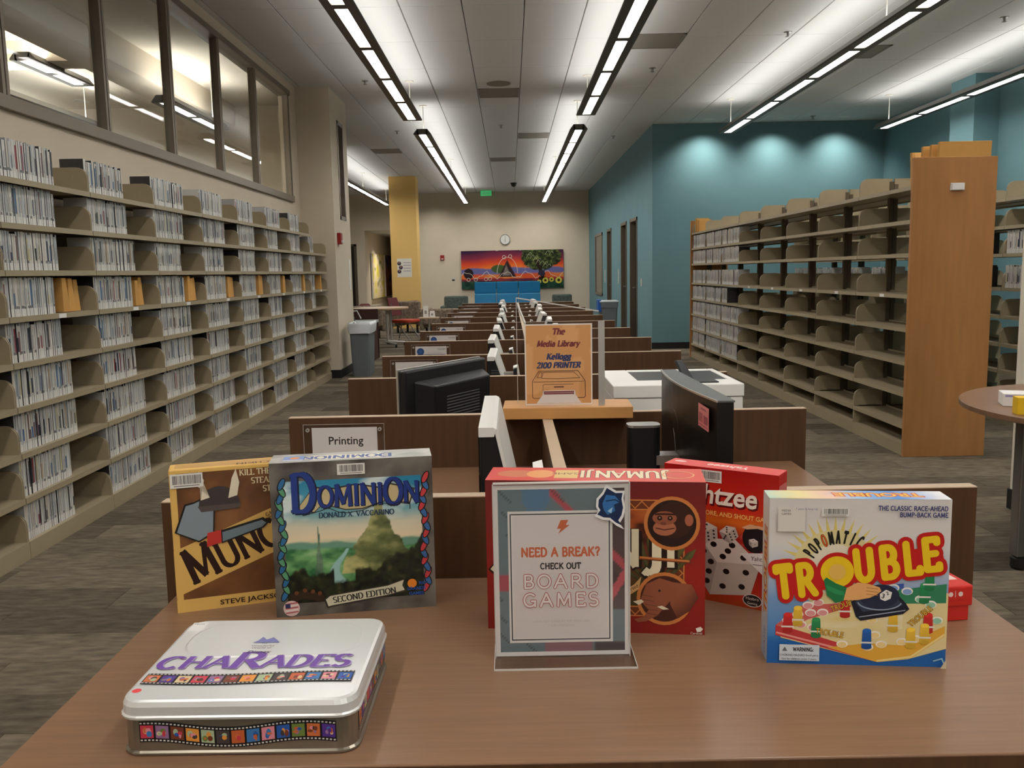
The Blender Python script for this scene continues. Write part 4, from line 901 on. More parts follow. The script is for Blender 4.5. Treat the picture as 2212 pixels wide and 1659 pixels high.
# elephant medallion
cx, cy = .3, .062
a.disc(cx, cy, .046, OGD, n=32); a.disc(cx, cy, .041, S(70, 28, 18), n=32); a.ring(cx, cy, .043, .006, OG)
EL, ELD = S(150, 84, 58), S(96, 48, 32)
a.poly([(cx-.04, cy-.004), (cx-.03, cy+.025), (cx-.008, cy+.036), (cx+.012, cy+.03), (cx+.016, cy+.004), (cx-.002, cy-.018), (cx-.012, cy-.03), (cx-.03, cy-.04), (cx-.044, cy-.042), (cx-.05, cy-.037), (cx-.034, cy-.032), (cx-.026, cy-.02)], EL); a.poly([(cx+.008, cy+.03), (cx+.045, cy+.026), (cx+.056, cy+.004), (cx+.042, cy-.02), (cx+.022, cy-.034), (cx+.01, cy-.01)], [EL, EL, ELD, ELD, ELD, EL])
for i in range(5): a.line([(cx-.036+.002*i, cy+.006-.008*i), (cx-.02+.003*i, cy+.003-.008*i)], .0009, ELD)
a.disc(cx-.008, cy+.014, .0022, S(30, 14, 10), n=8); a.poly([(cx-.012, cy-.014), (cx-.004, cy-.012), (cx+.008, cy-.018), (cx-.002, cy-.019)], CRE); a.poly([(cx-.034, cy-.006), (cx-.038, cy-.002), (cx-.052, cy-.006), (cx-.042, cy-.012)], CRE)
a.poly([(.2, .062), (.225, .07), (.25, .086), (.262, .1), (.258, .078), (.235, .062), (.205, .05)], S(206, 160, 104)); a.text('World Reversed', .232, .068, .0062, S(60, 30, 16), rot=.5)
a.poly([(.352, .012), (.36, .015), (.364, .011), (.36, .006), (.354, .006)], S(232, 226, 214)); a.text('Cardinal', .353, .0015, .0042, S(230, 224, 212))
a.barcode(.17, h-.03, .228, h-.006, 12)
a.build('cover_print', t, 'front', (0, 0, 0), label='dark red cover with chimp and elephant medallions')
a = Art(.0002); a.grid(0, 0, w, d, 30, 8, lambda U, V: ramp(U*.4+.3*fbm(U*6, V*3), [(0, S(212, 66, 60)), (1, S(222, 92, 76))])); a.disc(.05, .05, .035, S(206, 120, 84), ry=.026); a.disc(.09, .05, .024, S(230, 160, 100), ry=.03); a.poly([(.115, .02), (.155, .02), (.155, .08), (.115, .08)], S(222, 190, 120)); a.text('GAME', .135, .06, .014, S(110, 52, 30), rot=PI)
a.serif('JUMANJI', .235, .076, .05, S(96, 36, 24), rot=PI, thick=.28, thin=.1, sp=.05, tall={0: 1.15}, xs=.62); a.serif('JUMANJI', .235, .0755, .05, CRE, rot=PI, thick=.2, thin=.07, sp=.05, tall={0: 1.15}, xs=.62); a.ring(.325, .05, .026, .003, S(232, 170, 110)); a.build('top_print', t, 'top', (0, 0, h))
# ---- red dice game
w, h, d = .215, .25, .05
t = game_box('dice_game_box', 'bright red dice game box angled behind the jungle box', 'game box', .283, 1.617, -34.3, w, h, d, S(190, 22, 20), .002)
a = Art(.0002)
a.grid(0, 0, w, h, 40, 44, lambda U, V: over(ramp(V, [(0, S(170, 60, 16)), (.12, S(190, 40, 20)), (.3, S(150, 22, 16)), (.52, S(176, 30, 18)), (.62, S(226, 110, 30)), (.7, S(206, 44, 20)), (1, S(170, 14, 14))]), ((np.sin(U*150+V*20) > .5)*(np.sin(V*170) > .4)*(V > .32)*(V < .56)*.5), S(222, 110, 90)))
a.text('Yahtzee', .102, .182, .037, S(96, 10, 10), shear=.12, bold=.05, xs=.92); a.text('Yahtzee', .1, .185, .037, S(238, 226, 208), shear=.12, bold=.03, xs=.92)
a.text('THE SHAKE, SCORE, AND SHOUT GAME!', .107, .163, .0085, S(240, 196, 110), bold=.02, xs=.95)
WD, WD2, WD3 = S(222, 212, 200), S(196, 184, 172), S(170, 158, 148); BK = S(18, 14, 14)
def die(cx, cy, s, top, frn, lef, rot=0):
    q = lambda x, y: (cx+s*(x*math.cos(rot)-y*math.sin(rot)), cy+s*(x*math.sin(rot)+y*math.cos(rot)))
    T = [q(-.9, .55), q(-.1, 1.0), q(.95, .62), q(.35, .1), q(-.3, .1)]; T = [q(-.92, .62), q(.1, .98), q(.98, .55), q(-.25, .1)]; Fr = [q(-.25, .1), q(.98, .55), q(.95, -.45), q(-.2, -.95)]; Lf = [q(-.92, .62), q(-.25, .1), q(-.2, -.95), q(-.85, -.35)]
    for pts, col in ((T, WD), (Fr, WD2), (Lf, WD3)): a.poly(pts, col)
    lay = {1: [(.5, .5)], 2: [(.28, .28), (.72, .72)], 3: [(.25, .25), (.5, .5), (.75, .75)], 4: [(.27, .27), (.27, .73), (.73, .27), (.73, .73)], 5: [(.25, .25), (.25, .75), (.75, .25), (.75, .75), (.5, .5)], 6: [(.28, .2), (.28, .5), (.28, .8), (.72, .2), (.72, .5), (.72, .8)]}
    for pts, n, o in ((T, top, (3, 2, 1, 0)), (Fr, frn, (3, 2, 1, 0)), (Lf, lef, (2, 1, 0, 3))):
        A, B, D_, E = pts[3], pts[2], pts[1], pts[0]
        for u, v in lay[n]:
            x = (A[0]*(1-u)+B[0]*u)*(1-v)+(E[0]*(1-u)+D_[0]*u)*v; y = (A[1]*(1-u)+B[1]*u)*(1-v)+(E[1]*(1-u)+D_[1]*u)*v
            a.disc(x, y, s*.1, BK, ry=s*.085, n=12)
die(.118, .066, .062, 5, 4, 6, -.25); die(.085, .128, .021, 2, 6, 3, .1); die(.127, .131, .017, 3, 6, 3, .4)
a.disc(.175, .13, .023, S(20, 20, 26), ry=.026); a.poly([(.15, .148), (.165, .156), (.195, .154), (.2, .146), (.18, .15), (.16, .146)], S(222, 170, 130)); die(.172, .122, .009, 1, 1, 1)
a.poly([(.148, .1), (.2, .108), (.215, .082), (.19, .066)], S(232, 226, 222)); a.text('Yahtzee', .185, .091, .008, BK, shear=.2, rot=.05); a.line([(.172, .083), (.2, .084)], .001, BK)
a.disc(.172, .0155, .018, S(230, 224, 216), ry=.012); a.disc(.172, .0155, .0165, S(30, 20, 20), ry=.0105); a.text('Hasbro', .172, .0165, .006, S(236, 230, 222)); a.text('Gaming', .172, .0085, .0045, S(236, 230, 222))
a.barcode(.067, h-.026, .112, h-.004, 21)
a.build('cover_print', t, 'front', (0, 0, 0), label='red cover with a large white die')
a = Art(.0002); a.rect(0, 0, w, d, S(222, 76, 72)); a.text('Yahtzee', .115, .034, .018, S(242, 232, 222), rot=PI, shear=.12, bold=.03); a.disc(.02, .03, .012, S(236, 214, 206), ry=.006); a.build('top_print', t, 'top', (0, 0, h))
a = Art(.0002); a.rect(.004, .01, d-.004, h-.02, S(206, 110, 104)); a.build('side_print', t, 'right', (w, 0, 0))
# ---- race game with a dome
w, h, d = .265, .262, .05
t = game_box('race_game_box', 'white and blue race game box with big yellow letters', 'game box', .388, 1.302, -6, w, h, d, S(226, 224, 222), .003)
a = Art(.0002)
a.grid(0, 0, w, h, 30, 40, lambda U, V: ramp(V+.03*(fbm(U*4, V*4)-.5), [(0, S(24, 94, 166)), (.14, S(28, 100, 172)), (.18, S(70, 130, 190)), (.4, S(120, 156, 200)), (.62, S(200, 204, 212)), (.74, S(222, 216, 210)), (1, S(218, 210, 206))]))
sx, sy = .098, .152
for i in range(19):
    an = math.radians(2+i*9.8); r0, r1 = .052, .084; a.poly([(sx+r0*math.cos(an-.075), sy+r0*math.sin(an-.075)), (sx+r1*math.cos(an), sy+r1*math.sin(an)), (sx+r0*math.cos(an+.075), sy+r0*math.sin(an+.075))], [S(222, 196, 100), S(226, 206, 120), S(222, 196, 100)])
a.disc(sx, sy, .062, S(224, 208, 150), n=36); a.disc(sx, sy, .04, S(230, 220, 196), n=30)
for i, ch in enumerate('POPOMATIC'):
    an = math.radians(146-i*11.2); a.mono(ch, sx+.004+(.0415+.0008*i)*math.cos(an), sy-.004+(.0415+.0008*i)*math.sin(an), .0185, S(24, 20, 18), rot=an-PI/2, xs=.36, w=.15); a.mono(ch, sx+.004+(.0415+.0008*i)*math.cos(an), sy-.004+(.0415+.0008*i)*math.sin(an), .0185, S(232, 96, 30), rot=an-PI/2, xs=.36, w=.09) if i == 3 else None
# board
def pt(*p): return p
a.poly([(.012, .062), (.045, .082), (.1, .098), (.265, .118), (.265, .03), (.21, .012), (.165, .006), (.02, .042)], S(226, 206, 150)); a.grid(.06, .06, .2, .1, 10, 6, lambda U, V: ramp(fbm(U*3, V*3), [(.2, S(226, 200, 120)), (.7, S(232, 222, 190))]))
a.poly([(.012, .062), (.05, .094), (.118, .1), (.125, .094), (.06, .072), (.036, .058)], S(206, 96, 92)); a.poly([(.012, .062), (.012, .046), (.165, .006), (.165, .018), (.04, .056)], S(196, 58, 60)); a.line([(.014, .05), (.163, .012)], .003, S(232, 150, 140)); a.poly([(.09, .028), (.165, .006), (.215, .014), (.262, .05), (.262, .066), (.2, .034), (.15, .036)], S(226, 170, 60)); a.line([(.165, .008), (.214, .016), (.261, .052)], .003, S(240, 214, 140))
a.poly([(.165, .118), (.262, .132), (.262, .102), (.2, .1)], S(52, 130, 92)); a.poly([(.13, .122), (.2, .132), (.2, .124), (.14, .114)], S(60, 90, 170))
for (x_, y_, c) in ((.03, .07, 0), (.05, .064, 0), (.068, .06, 0), (.045, .08, 0), (.064, .083, 0), (.082, .084, 0), (.06, .095, 0), (.075, .1, 0), (.1, .05, 2), (.112, .034, 2), (.15, .03, 2), (.17, .035, 2), (.16, .05, 2), (.2, .04, 2), (.22, .045, 2), (.155, .074, 2), (.195, .1, 1), (.225, .108, 1), (.24, .1, 1), (.205, .12, 3), (.185, .125, 3), (.25, .075, 1)):
    col = [S(222, 150, 150), S(150, 200, 170), S(236, 206, 140), S(130, 160, 210)][c]; a.disc(x_, y_, .0085, S(244, 236, 226), ry=.006, n=14); a.disc(x_, y_-.001, .0068, col, ry=.0045, n=14)
def peg(x_, y_, col, s=1): a.poly([(x_-.0062*s, y_), (x_+.0062*s, y_), (x_+.0052*s, y_+.022*s), (x_-.0052*s, y_+.022*s)], [tuple(v*.75 for v in col)]*2+[col]*2); a.disc(x_, y_+.022*s, .0052*s, tuple(min(1, v*1.25) for v in col), ry=.003*s, n=12); a.disc(x_, y_, .0064*s, tuple(v*.7 for v in col), ry=.003*s, n=12); a.line([(x_-.0072*s, y_+.006*s), (x_+.0072*s, y_+.006*s)], .0022*s, S(226, 220, 210))
RD, YE, GN, BL = S(206, 44, 44), S(236, 190, 60), S(40, 140, 84), S(28, 92, 170)
for x_, y_, c in ((.115, .079, RD), (.23, .104, GN), (.237, .124, GN), (.045, .064, YE), (.03, .053, RD), (.0725, .046, GN), (.186, .058, YE), (.237, .057, RD), (.2325, .04, YE), (.2125, .033, YE), (.148, .03, BL)): peg(x_, y_, c, 1.2)
for x_, y_, r_ in ((.092, .047, -.15), (.228, .078, .75), (.115, .093, .4)): a.text('TROUBLE', x_, y_, .0095, S(40, 26, 16), rot=r_, bold=.06, xs=.75); a.text('TROUBLE', x_, y_, .0095, S(232, 180, 60), rot=r_, bold=.01, xs=.75)
# dome
a.poly([(.123, .102), (.131, .078), (.138, .072), (.2, .084), (.209, .092), (.203, .102), (.188, .118), (.15, .118)], S(22, 26, 42)); a.poly([(.129, .102), (.141, .086), (.2, .098), (.186, .114), (.15, .114)], S(50, 60, 82)); a.disc(.165, .111, .029, S(32, 40, 66), ry=.019, rot=.1); a.line(arc(.165, .103, .032, .013, 190, 350, 14), .0018, S(150, 166, 186)); a.line([(.136, .078), (.203, .09)], .0016, S(150, 160, 176))
a.poly([(.165, .115), (.174, .122), (.183, .118), (.181, .108), (.173, .104), (.166, .107)], S(232, 228, 224)); a.text('3', .1695, .1085, .0075, BK, rot=-.2, bold=.03); a.text('2', .177, .114, .0055, BK, rot=.3, bold=.03)
# big lettering, red outline then yellow
_unused = [('T', .036, .125, .056, .96), ('R', .066, .128, .056, .95), ('O', .104, .134, .05, 1.12), ('U', .145, .149, .058, .9), ('B', .178, .158, .056, .95), ('L', .209, .165, .056, .9), ('E', .234, .17, .058, .95)]
letters = [('T', .0262, .109, .047, .68), ('R', .0585, .113, .046, .75), ('U', .1435, .137, .046, .76), ('B', .1795, .1425, .046, .82), ('L', .2125, .149, .046, .85), ('E', .24, .1555, .046, .82)]
RL, YLW = S(196, 26, 24), S(240, 200, 28)
a.disc(.1015, .149, .0305, RL, n=36)
for c, x_, y_, hh, k_ in letters: a.mono(c, x_, y_, hh, RL, w=.5, rot=.13, xs=k_, nd=14)
a.line([(.03, .125), (.06, .13), (.1, .14), (.15, .155), (.2, .168), (.245, .178)], .03, RL)
a.disc(.1015, .149, .0245, YLW, n=36)
for c, x_, y_, hh, k_ in letters: a.mono(c, x_, y_, hh, YLW, w=.235, rot=.13, xs=k_, nd=14)
a.disc(.1015, .149, .0125, S(232, 186, 90), n=26)
# sleeve and pressing hand
a.poly([(.082, .136), (.086, .14), (.1, .131), (.118, .124), (.113, .104), (.1, .1), (.087, .112)], S(30, 122, 72)); a.poly([(.086, .128), (.1, .122), (.112, .118), (.112, .112), (.1, .114), (.088, .12)], S(44, 146, 90)); SK = S(232, 172, 108)
a.poly([(.112, .105), (.116, .124), (.132, .133), (.148, .131), (.164, .126), (.167, .12), (.16, .114), (.15, .109), (.132, .105)], SK)
for yy in (.125, .12, .115): a.line([(.145, yy), (.162, yy-.002)], .0009, S(176, 112, 60))
a.rect(.018, .006, .078, .032, S(206, 214, 222)); a.mono('WARNING:', .054, .0215, .0058, S(30, 30, 34), w=.2, xs=.85, nd=6); a.poly([(.022, .0215), (.03, .0215), (.026, .0285)], S(110, 110, 116))
for i in range(2): a.text(('CHOKING HAZARD-Small parts.', 'Not for children under 3 years.')[i], .048, .0135-.006*i, .0036, S(60, 60, 66), xs=.85)
a.mono('THE CLASSIC RACE-AHEAD', w-.007, .2458, .0066, S(40, 52, 110), align='R', w=.19, xs=.92, nd=6); a.mono('BUMP-BACK GAME', w-.007, .2362, .0066, S(40, 52, 110), align='R', w=.19, xs=.92, nd=6)
a.rect(.012, .212, .052, .25, S(222, 214, 206)); a.text('MEDIA', .024, .243, .0034, BK); a.text('GAMES', .024, .238, .0034, BK); a.text('7 years & keep Up', .054, .246, .0032, S(110, 110, 150)); a.barcode(.076, .2365, .116, .2495, 31)
a.line([(.246, .012), (.258, .016), (.262, .006)], .002, S(150, 190, 200)); a.poly([(.256, .0), (.265, .0), (.265, .016)], S(206, 190, 160))
a.build('cover_print', t, 'front', (0, 0, 0), label='cover with big yellow letters and coloured pegs')
a = Art(.0002); a.grid(0, 0, w, d, 40, 8, lambda U, V: ramp(U+.15*(fbm(U*6, V*3)-.5), [(0, S(190, 210, 190)), (.15, S(232, 214, 150)), (.35, S(232, 190, 170)), (.5, S(150, 190, 230)), (.7, S(60, 140, 216)), (.95, S(226, 226, 230))])); a.text('TROUBLE', .165, .036, .022, S(206, 60, 40), rot=PI, bold=.12); a.text('TROUBLE', .165, .036, .022, S(240, 190, 70), rot=PI, bold=.03); a.build('top_print', t, 'top', (0, 0, h))
a = Art(.0002); a.grid(-d, 0, 0, h, 6, 40, lambda U, V: ramp(V, [(0, S(150, 170, 190)), (.3, S(190, 196, 206)), (.6, S(214, 208, 190)), (1, S(222, 218, 216))])); a.text('TROUBLE', -.012, .07, .024, S(180, 50, 30), rot=PI/2, bold=.08, align='L'); a.text('TROUBLE', -.0125, .07, .024, S(226, 180, 60), rot=PI/2, align='L'); a.text('GAME', -.016, .05, .012, S(70, 60, 140), rot=PI/2, align='R'); a.build('side_print', t, 'left', (0, 0, 0))
# ---- small red lidded box behind it
t = thing('party_game_box', 'small bright red lidded card box at the right table edge', 'game box', (.585, 1.424, TZ), math.radians(7))
MB().box(.004, .196, .004, .146, 0, .04).build('tray', 'red_box', t, bevel=.002); MB().box(0, .2, 0, .15, .027, .064).build('lid', 'red_box', t, bevel=.003)
MB().box(.148, .186, -.0012, .001, .04, .06).build('label_tab', 'red_box', t)
a = Art(.0014); a.disc(.158, .05, .0045, S(236, 210, 204), n=8); a.disc(.176, .05, .0045, S(236, 210, 204), n=8); a.line([(.1665, .045), (.1665, .056)], .0008, S(236, 210, 204)); a.build('emblem_print', t, 'front', (0, 0, 0))
a = Art(.0002); a.rect(.145, .03, .19, .055, S(236, 206, 196)); a.line([(.09, .05), (.125, .05)], .006, S(236, 160, 150)); a.disc(.1, .03, .005, S(236, 160, 150)); a.disc(.12, .03, .005, S(236, 160, 150)); a.build('top_print', t, 'top', (0, 0, .064))
# ---- silver game tin
w, d = .309, .272
t = thing('game_tin', 'silver metal charades game tin lying flat at left', 'game tin', (-.36, 1.2, TZ), math.radians(-.6))
b = MB(); L = [rr(w-.004, d-.004, .024, 0), rr(w, d, .026, .0015), rr(w, d, .026, .004), rr(w-.006, d-.006, .024, .006), rr(w-.006, d-.006, .024, .05)]
b.loft(L); b.build('tin_body', 'tin_side', t, smooth=False)
b = MB(); L = [rr(w+.003, d+.003, .028, .05), rr(w+.004, d+.004, .028, .053), rr(w, d, .027, .055), rr(w-.001, d-.001, .027, .066), rr(w-.006, d-.006, .026, .072), rr(w-.014, d-.014, .024, .0735)]
b.loft(L); b.build('tin_lid', 'tin', t)
b = MB(); b.loft([rr(w-.05, d*.45, .05, .0735, 6, .0, .055), rr(w-.056, d*.45-.006, .05, .0745, 6, .0, .055)]); b.build('lid_embossing', 'tin', t)
PU, PUL = S(112, 70, 160), S(170, 150, 196)
def strip(a, x0, x1, yc, hh, amp, n, cols, dark=S(22, 18, 22), ph=0.0, per=1.0):
    f = lambda x: yc+amp*math.sin((x-x0)/(x1-x0)*2*PI*per+ph)
    m = 40; xs = [x0+(x1-x0)*i/m for i in range(m+1)]; a.up()
    for p, q in zip(xs[:-1], xs[1:]): a.poly([(p, f(p)-hh/2), (q, f(q)-hh/2), (q, f(q)+hh/2), (p, f(p)+hh/2)], dark, up=False)
    a.up()
    for i in range(n):
        p, q = x0+(x1-x0)*(i+.07)/n, x0+(x1-x0)*(i+.93)/n; mid = (p+q)/2; c = cols[i % len(cols)]; c2 = cols[(i*5+2) % len(cols)]
        a.poly([(p, f(p)-hh*.31), (q, f(q)-hh*.31), (q, f(q)+hh*.31), (p, f(p)+hh*.31)], c, up=False)
    a.up()
    for i in range(n):
        pass
    Q = random.Random(n)
    for j in range(5):
        a.up()
        for i in range(n):
            mid = x0+(x1-x0)*(i+Q.uniform(.28, .72))/n; a.disc(mid, f(mid)+hh*Q.uniform(-.12, .12), (x1-x0)/n*Q.uniform(.07, .2), Q.choice(cols), ry=hh*Q.uniform(.06, .17), n=9, up=False)
    a.up(); k = n*4
    for i in range(k):
        mid = x0+(x1-x0)*(i+.5)/k; q = (x1-x0)/k*.28
        for sgn in (-1, 1): yy = f(mid)+sgn*hh*.41; a.poly([(mid-q, yy-hh*.035), (mid+q, yy-hh*.035), (mid+q, yy+hh*.035), (mid-q, yy+hh*.035)], S(214, 210, 204), up=False)
FC = [S(206, 110, 60), S(84, 50, 140), S(222, 196, 150), S(206, 60, 80), S(150, 110, 150), S(120, 60, 40), S(226, 150, 60), S(170, 186, 150), S(70, 60, 60), S(196, 96, 50), S(60, 120, 180), S(226, 140, 150), S(40, 90, 170), S(110, 130, 60)]
a = Art(.0002)
strip(a, -w*.465, w*.45, -.073, .031, .0035, 13, FC, ph=2.6, per=1.0)
a.build('film_strip_print', t, 'top', (0, 0, .0746)); a = Art(.0002)
a.serif('CHARADES', -.008, -.0425, .037, PUL, thick=.22, thin=.06, shear=.12, xs=1.12, tall={3: 1.35}); a.serif('CHARADES', -.0095, -.0415, .037, PU, thick=.2, thin=.05, shear=.12, xs=1.12, tall={3: 1.35})
a.text('Disney', -.012, .0035, .009, S(40, 36, 60), shear=.25, bold=.01); a.text('The', -.012, .034, .004, S(110, 90, 110)); a.text('Wonderful', -.012, .026, .0055, S(120, 100, 110)); a.text('World of', -.012, .0185, .0055, S(120, 100, 110))
a.poly([(-.03, .04), (.01, .04), (.004, .048), (-.004, .058), (-.012, .05), (-.02, .06), (-.024, .047)], S(120, 120, 176))
a.build('lettering_print', t, 'top', (0, 0, .0746), label='purple slanted lettering over a film strip')
a = Art(.0002); a.rect(-w*.475, d*.33, -w*.4, d*.45, S(232, 230, 226)); a.text('MEDIA', -w*.44, d*.42, .004, BK); a.build('spine_label', t, 'top', (0, 0, .0735))
a = Art(.0002); a.disc(-.14, -.104, .006, S(226, 70, 74)); a.build('red_dot_sticker', t, 'top', (0, 0, .0735))
a = Art(.0004); strip(a, -w*.41, w*.412, .028, .028, .0045, 13, FC[3:]+FC[:3], ph=1.2, per=1.25); a.build('side_print', t, 'front', (0, -d/2+.0028, 0))
a = Art(.0004); strip(a, -d*.4, d*.42, .03, .028, .004, 11, FC, ph=.3); a.build('side_print', t, 'right', (w/2-.0028, 0, 0))
# ---- clear sign stand in the middle
t = thing('acrylic_sign_stand', 'clear acrylic stand with board games sign, centre of table', 'sign', (-.033, 1.338, TZ))
w, h = .212, .283
MB().box(0, w, -.0032, -.0012, .0, h).build('front_sheet', 'acrylic', t); MB().box(0, w, .0012, .0032, .0, h).build('back_sheet', 'acrylic', t)
b = MB(); b.box(0, w, -.0032, .0032, h, h+.0022); b.box(-.0014, 0, -.0032, -.001, 0, h); b.box(w, w+.0014, -.0032, -.001, 0, h); b.build('sheet_edge', 'acrylic_edge', t)
MB().box(-.002, w+.006, -.047, .045, 0, .003).build('foot_sheet', 'acrylic', t)
b = MB(); b.box(-.002, w+.006, -.0482, -.047, 0, .003); b.box(-.0032, -.002, -.048, .045, 0, .003); b.box(w+.006, w+.0072, -.048, .045, 0, .003); b.build('foot_edge', 'acrylic_edge', t)
a = Art()
WH = S(232, 226, 222)
a.rect(0, 0, w, h-.004, WH)
def board(U, V):
    c = np.zeros(U.shape+(3,))+np.array(S(112, 128, 134)); q = (U*.8+V*1.0); p = (U*1.0-V*.8)
    c = over(c, (U > .62)*(V > .25)*1.0*(p > .1), S(88, 72, 72)); c = over(c, (np.abs(q-1.32) < .03)*1., S(190, 84, 92)); c = over(c, ((q*9 % 1) < .05)*(U < .6)*.8, S(60, 66, 72)); c = over(c, (np.abs(p-.62) < .035)*1., S(196, 92, 100)); c = over(c, (np.abs(V-.43+.0*U) < .05)*(U < .2)*1., S(176, 84, 96)); c = over(c, (V < .1)*(U > .35)*(U < .75)*1., S(150, 110, 116)); c = over(c, ((U-.3)**2+(V-.96)**2 < .012)*1., S(96, 130, 160)); c = over(c, (V < .06)*(U > .75)*1., S(84, 74, 76))
    return c
a.grid(.007, .007, w-.007, h-.011, 60, 80, board)
a.rect(.022, .022, w-.026, h-.046, WH); a.line([(.026, .027), (w-.031, .027), (w-.031, h-.051), (.026, h-.051)], .0018, S(50, 52, 60), True); a.rect(.029, .03, w-.034, h-.054, S(226, 216, 214))
CO, co_ = S(214, 110, 72), .104
a.poly([(.105, .222), (.117, .222), (.113, .214), (.119, .214), (.101, .2), (.105, .208), (.099, .208)], CO)
a.mono('NEED A BREAK?', co_, .164, .0135, CO, w=.22, xs=.95, nd=8); a.mono('CHECK OUT', co_, .1435, .0092, S(40, 36, 38), w=.2, xs=.97, nd=8)
for s_, y_ in (('BOARD', .113), ('GAMES', .083)): a.mono(s_, co_, y_, .0205, S(196, 104, 98), w=.25, xs=1.27, sp=.2); a.mono(s_, co_, y_, .0205, S(228, 218, 216), w=.16, xs=1.27, sp=.2)
a.text('CHECK OUT GAMES AT THE MEDIA DESK', co_, .0565, .0036, S(196, 184, 180)); a.text('7 DAY CHECKOUT', co_, .0495, .0036, S(196, 184, 180))
a.build('paper_insert', t, 'front', (0, .0, .002), label='poster reading NEED A BREAK? CHECK OUT BOARD GAMES')
a = Art(); st = [(.158, .228), (.170, .222), (.182, .221), (.192, .212), (.204, .206), (.197, .216), (.203, .226), (.206, .24), (.203, .256), (.205, .268), (.192, .268), (.176, .278), (.170, .266), (.161, .256), (.16, .243), (.164, .236)]
a.poly(st, S(236, 234, 234)); cx = .183; cy = .246
a.poly([(cx+(x_-cx)*.84, cy+(y_-cy)*.84) for x_, y_ in st], S(24, 44, 82)); a.poly([(.17, .248), (.176, .262), (.19, .26), (.198, .25), (.188, .246), (.19, .236), (.178, .23), (.172, .238)], S(52, 110, 172)); a.poly([(.178, .236), (.186, .242), (.184, .232)], S(160, 200, 226)); a.line([(.176, .252), (.19, .254), (.197, .25)], .0016, S(20, 34, 60))
a.build('blue_sticker', t, 'front', (0, -.0033, .002), label='blue and white emblem sticker')
# ================================================================== end wall
t = thing('mural', 'colourful sunset and tree mural on the cream end wall', 'mural', (-1.465, YEND-.07, .86))
mw, mh = 3.09, 1.15
MB().box(0, mw, .002, .045, 0, mh).build('canvas', 'base_black', t)
a = Art(.002, .0015)
def mural(U, V):
    c = ramp(V+.16*(fbm(U*3, V*2)-.5)-.15*(U-.3)*(U < .6), [(.35, S(236, 180, 40)), (.52, S(236, 120, 40)), (.68, S(214, 70, 40)), (.82, S(130, 44, 70)), (1, S(56, 26, 60))])
    c = over(c, (.5+.12*fbm(U*7, U*0+3)-V)*40, S(104, 104, 160)); c = over(c, ((U-.37)**2*2+(V-.52)**2 < .012)*1., S(70, 90, 44))
    c = over(c, (.36+.1*fbm(U*6+4, U*0+1)-V)*40, ramp(fbm(U*7, V*5), [(.3, S(216, 84, 40)), (.7, S(226, 140, 70))]))
    c = over(c, (.26+.05*fbm(U*8, U*0+7)-V)*40, ramp(fbm(U*9, V*5), [(.3, S(96, 30, 60)), (.7, S(170, 50, 50))])); c = over(c, (.2+.04*fbm(U*8+2, U*0+6)-V)*40, ramp(fbm(U*20, V*9), [(.35, S(20, 50, 44)), (.7, S(50, 96, 74))]))
    tr = ((U-.78)/.2)**2+((V-.82)/.36)**2+.5*(fbm(U*20, V*10, 3)-.5); c = over(c, (1-tr)*8, ramp(fbm(U*50, V*24, 3), [(.3, S(24, 30, 16)), (.55, S(66, 82, 40)), (.8, S(150, 150, 70))]))
    c = over(c, (np.abs(U-.765-.03*np.sin(V*6)) < .018+.02*(V < .3))*(V < .75)*(V > .2)*1., S(40, 24, 16))
    c = over(c, (.78-np.abs(U-.45)*5.2-V)*20*(V > .3), S(46, 28, 34)); c = over(c, (.66-np.abs(U-.44)*7.5-V)*20*(V > .34), ramp(fbm(U*14, V*8), [(.3, S(90, 84, 82)), (.7, S(140, 128, 118))]))
    c = over(c, ((U-.07)**2*9+(V-.4)**2 < .02)*1., S(36, 24, 28)); c = over(c, ((fbm(U*60, V*24, 2) > .66)*(V > .75)*(U < .6))*1., S(226, 216, 206))
    return c
a.grid(0, 0, mw, mh, 150, 60, mural)
WL = S(222, 214, 200); a.line([(mw*i/40, mh*(.36+.08*math.sin(i*.8)+.03*math.sin(i*2.1))) for i in range(41)], .012, WL); a.line([(mw*(.45+.1*math.cos(q)), mh*(.4+.42*math.sin(q))) for q in [PI*.05*i for i in range(0, 21)]], .012, WL)
for k_ in range(14): a.line([(mw*(.64+.25*((k_*.37) % 1)+.02*math.cos(q*1.4)), mh*(.55+.4*((k_*.61) % 1)+.05*math.sin(q*2))) for q in [.5*i for i in range(6)]], .01, S(176, 180, 140))
for x_, y_, r_ in ((.82, .2, .09), (.88, .22, .07), (.95, .2, .1), (.76, .17, .06)): a.disc(mw*x_, mh*y_, r_, S(206, 196, 80), n=12); a.disc(mw*x_, mh*y_, r_*.45, S(60, 40, 16), n=10)
for x_, y_ in ((.07, .25), (.14, .25), (.24, .26), (.28, .27), (.42, .82), (.48, .84)): a.ring(mw*x_, mh*y_, .05, .012, WL, n=12)
a.poly([(mw*.745, mh*.36), (mw*.76, mh*.46), (mw*.81, mh*.46), (mw*.82, mh*.36), (mw*.79, mh*.3)], S(44, 40, 60)); a.build('painting', t, 'front', (0, 0, 0), 'print_matte')
t = thing('wall_clock', 'round white wall clock above the mural', 'clock', (-.125, YEND-.035, 2.33))
b = MB(); b.cylx((0, 0), .155, 0, .035, 'y', 28); b.build('rim', 'grey_plastic', t); b = MB(); b.cylx((0, 0), .138, -.002, .0, 'y', 28); b.build('dial', 'clock_face', t)
MB().box(-.006, .006, -.005, -.003, -.075, .01).build('hour_hand', 'base_black', t); MB().box(-.004, .004, -.006, -.0045, -.01, .105).build('minute_hand', 'base_black', t)
b = MB()
for i in range(12): an = i*PI/6; b.box(.12*math.cos(an)-.004, .12*math.cos(an)+.004, -.0035, -.002, .12*math.sin(an)-.004, .12*math.sin(an)+.004)
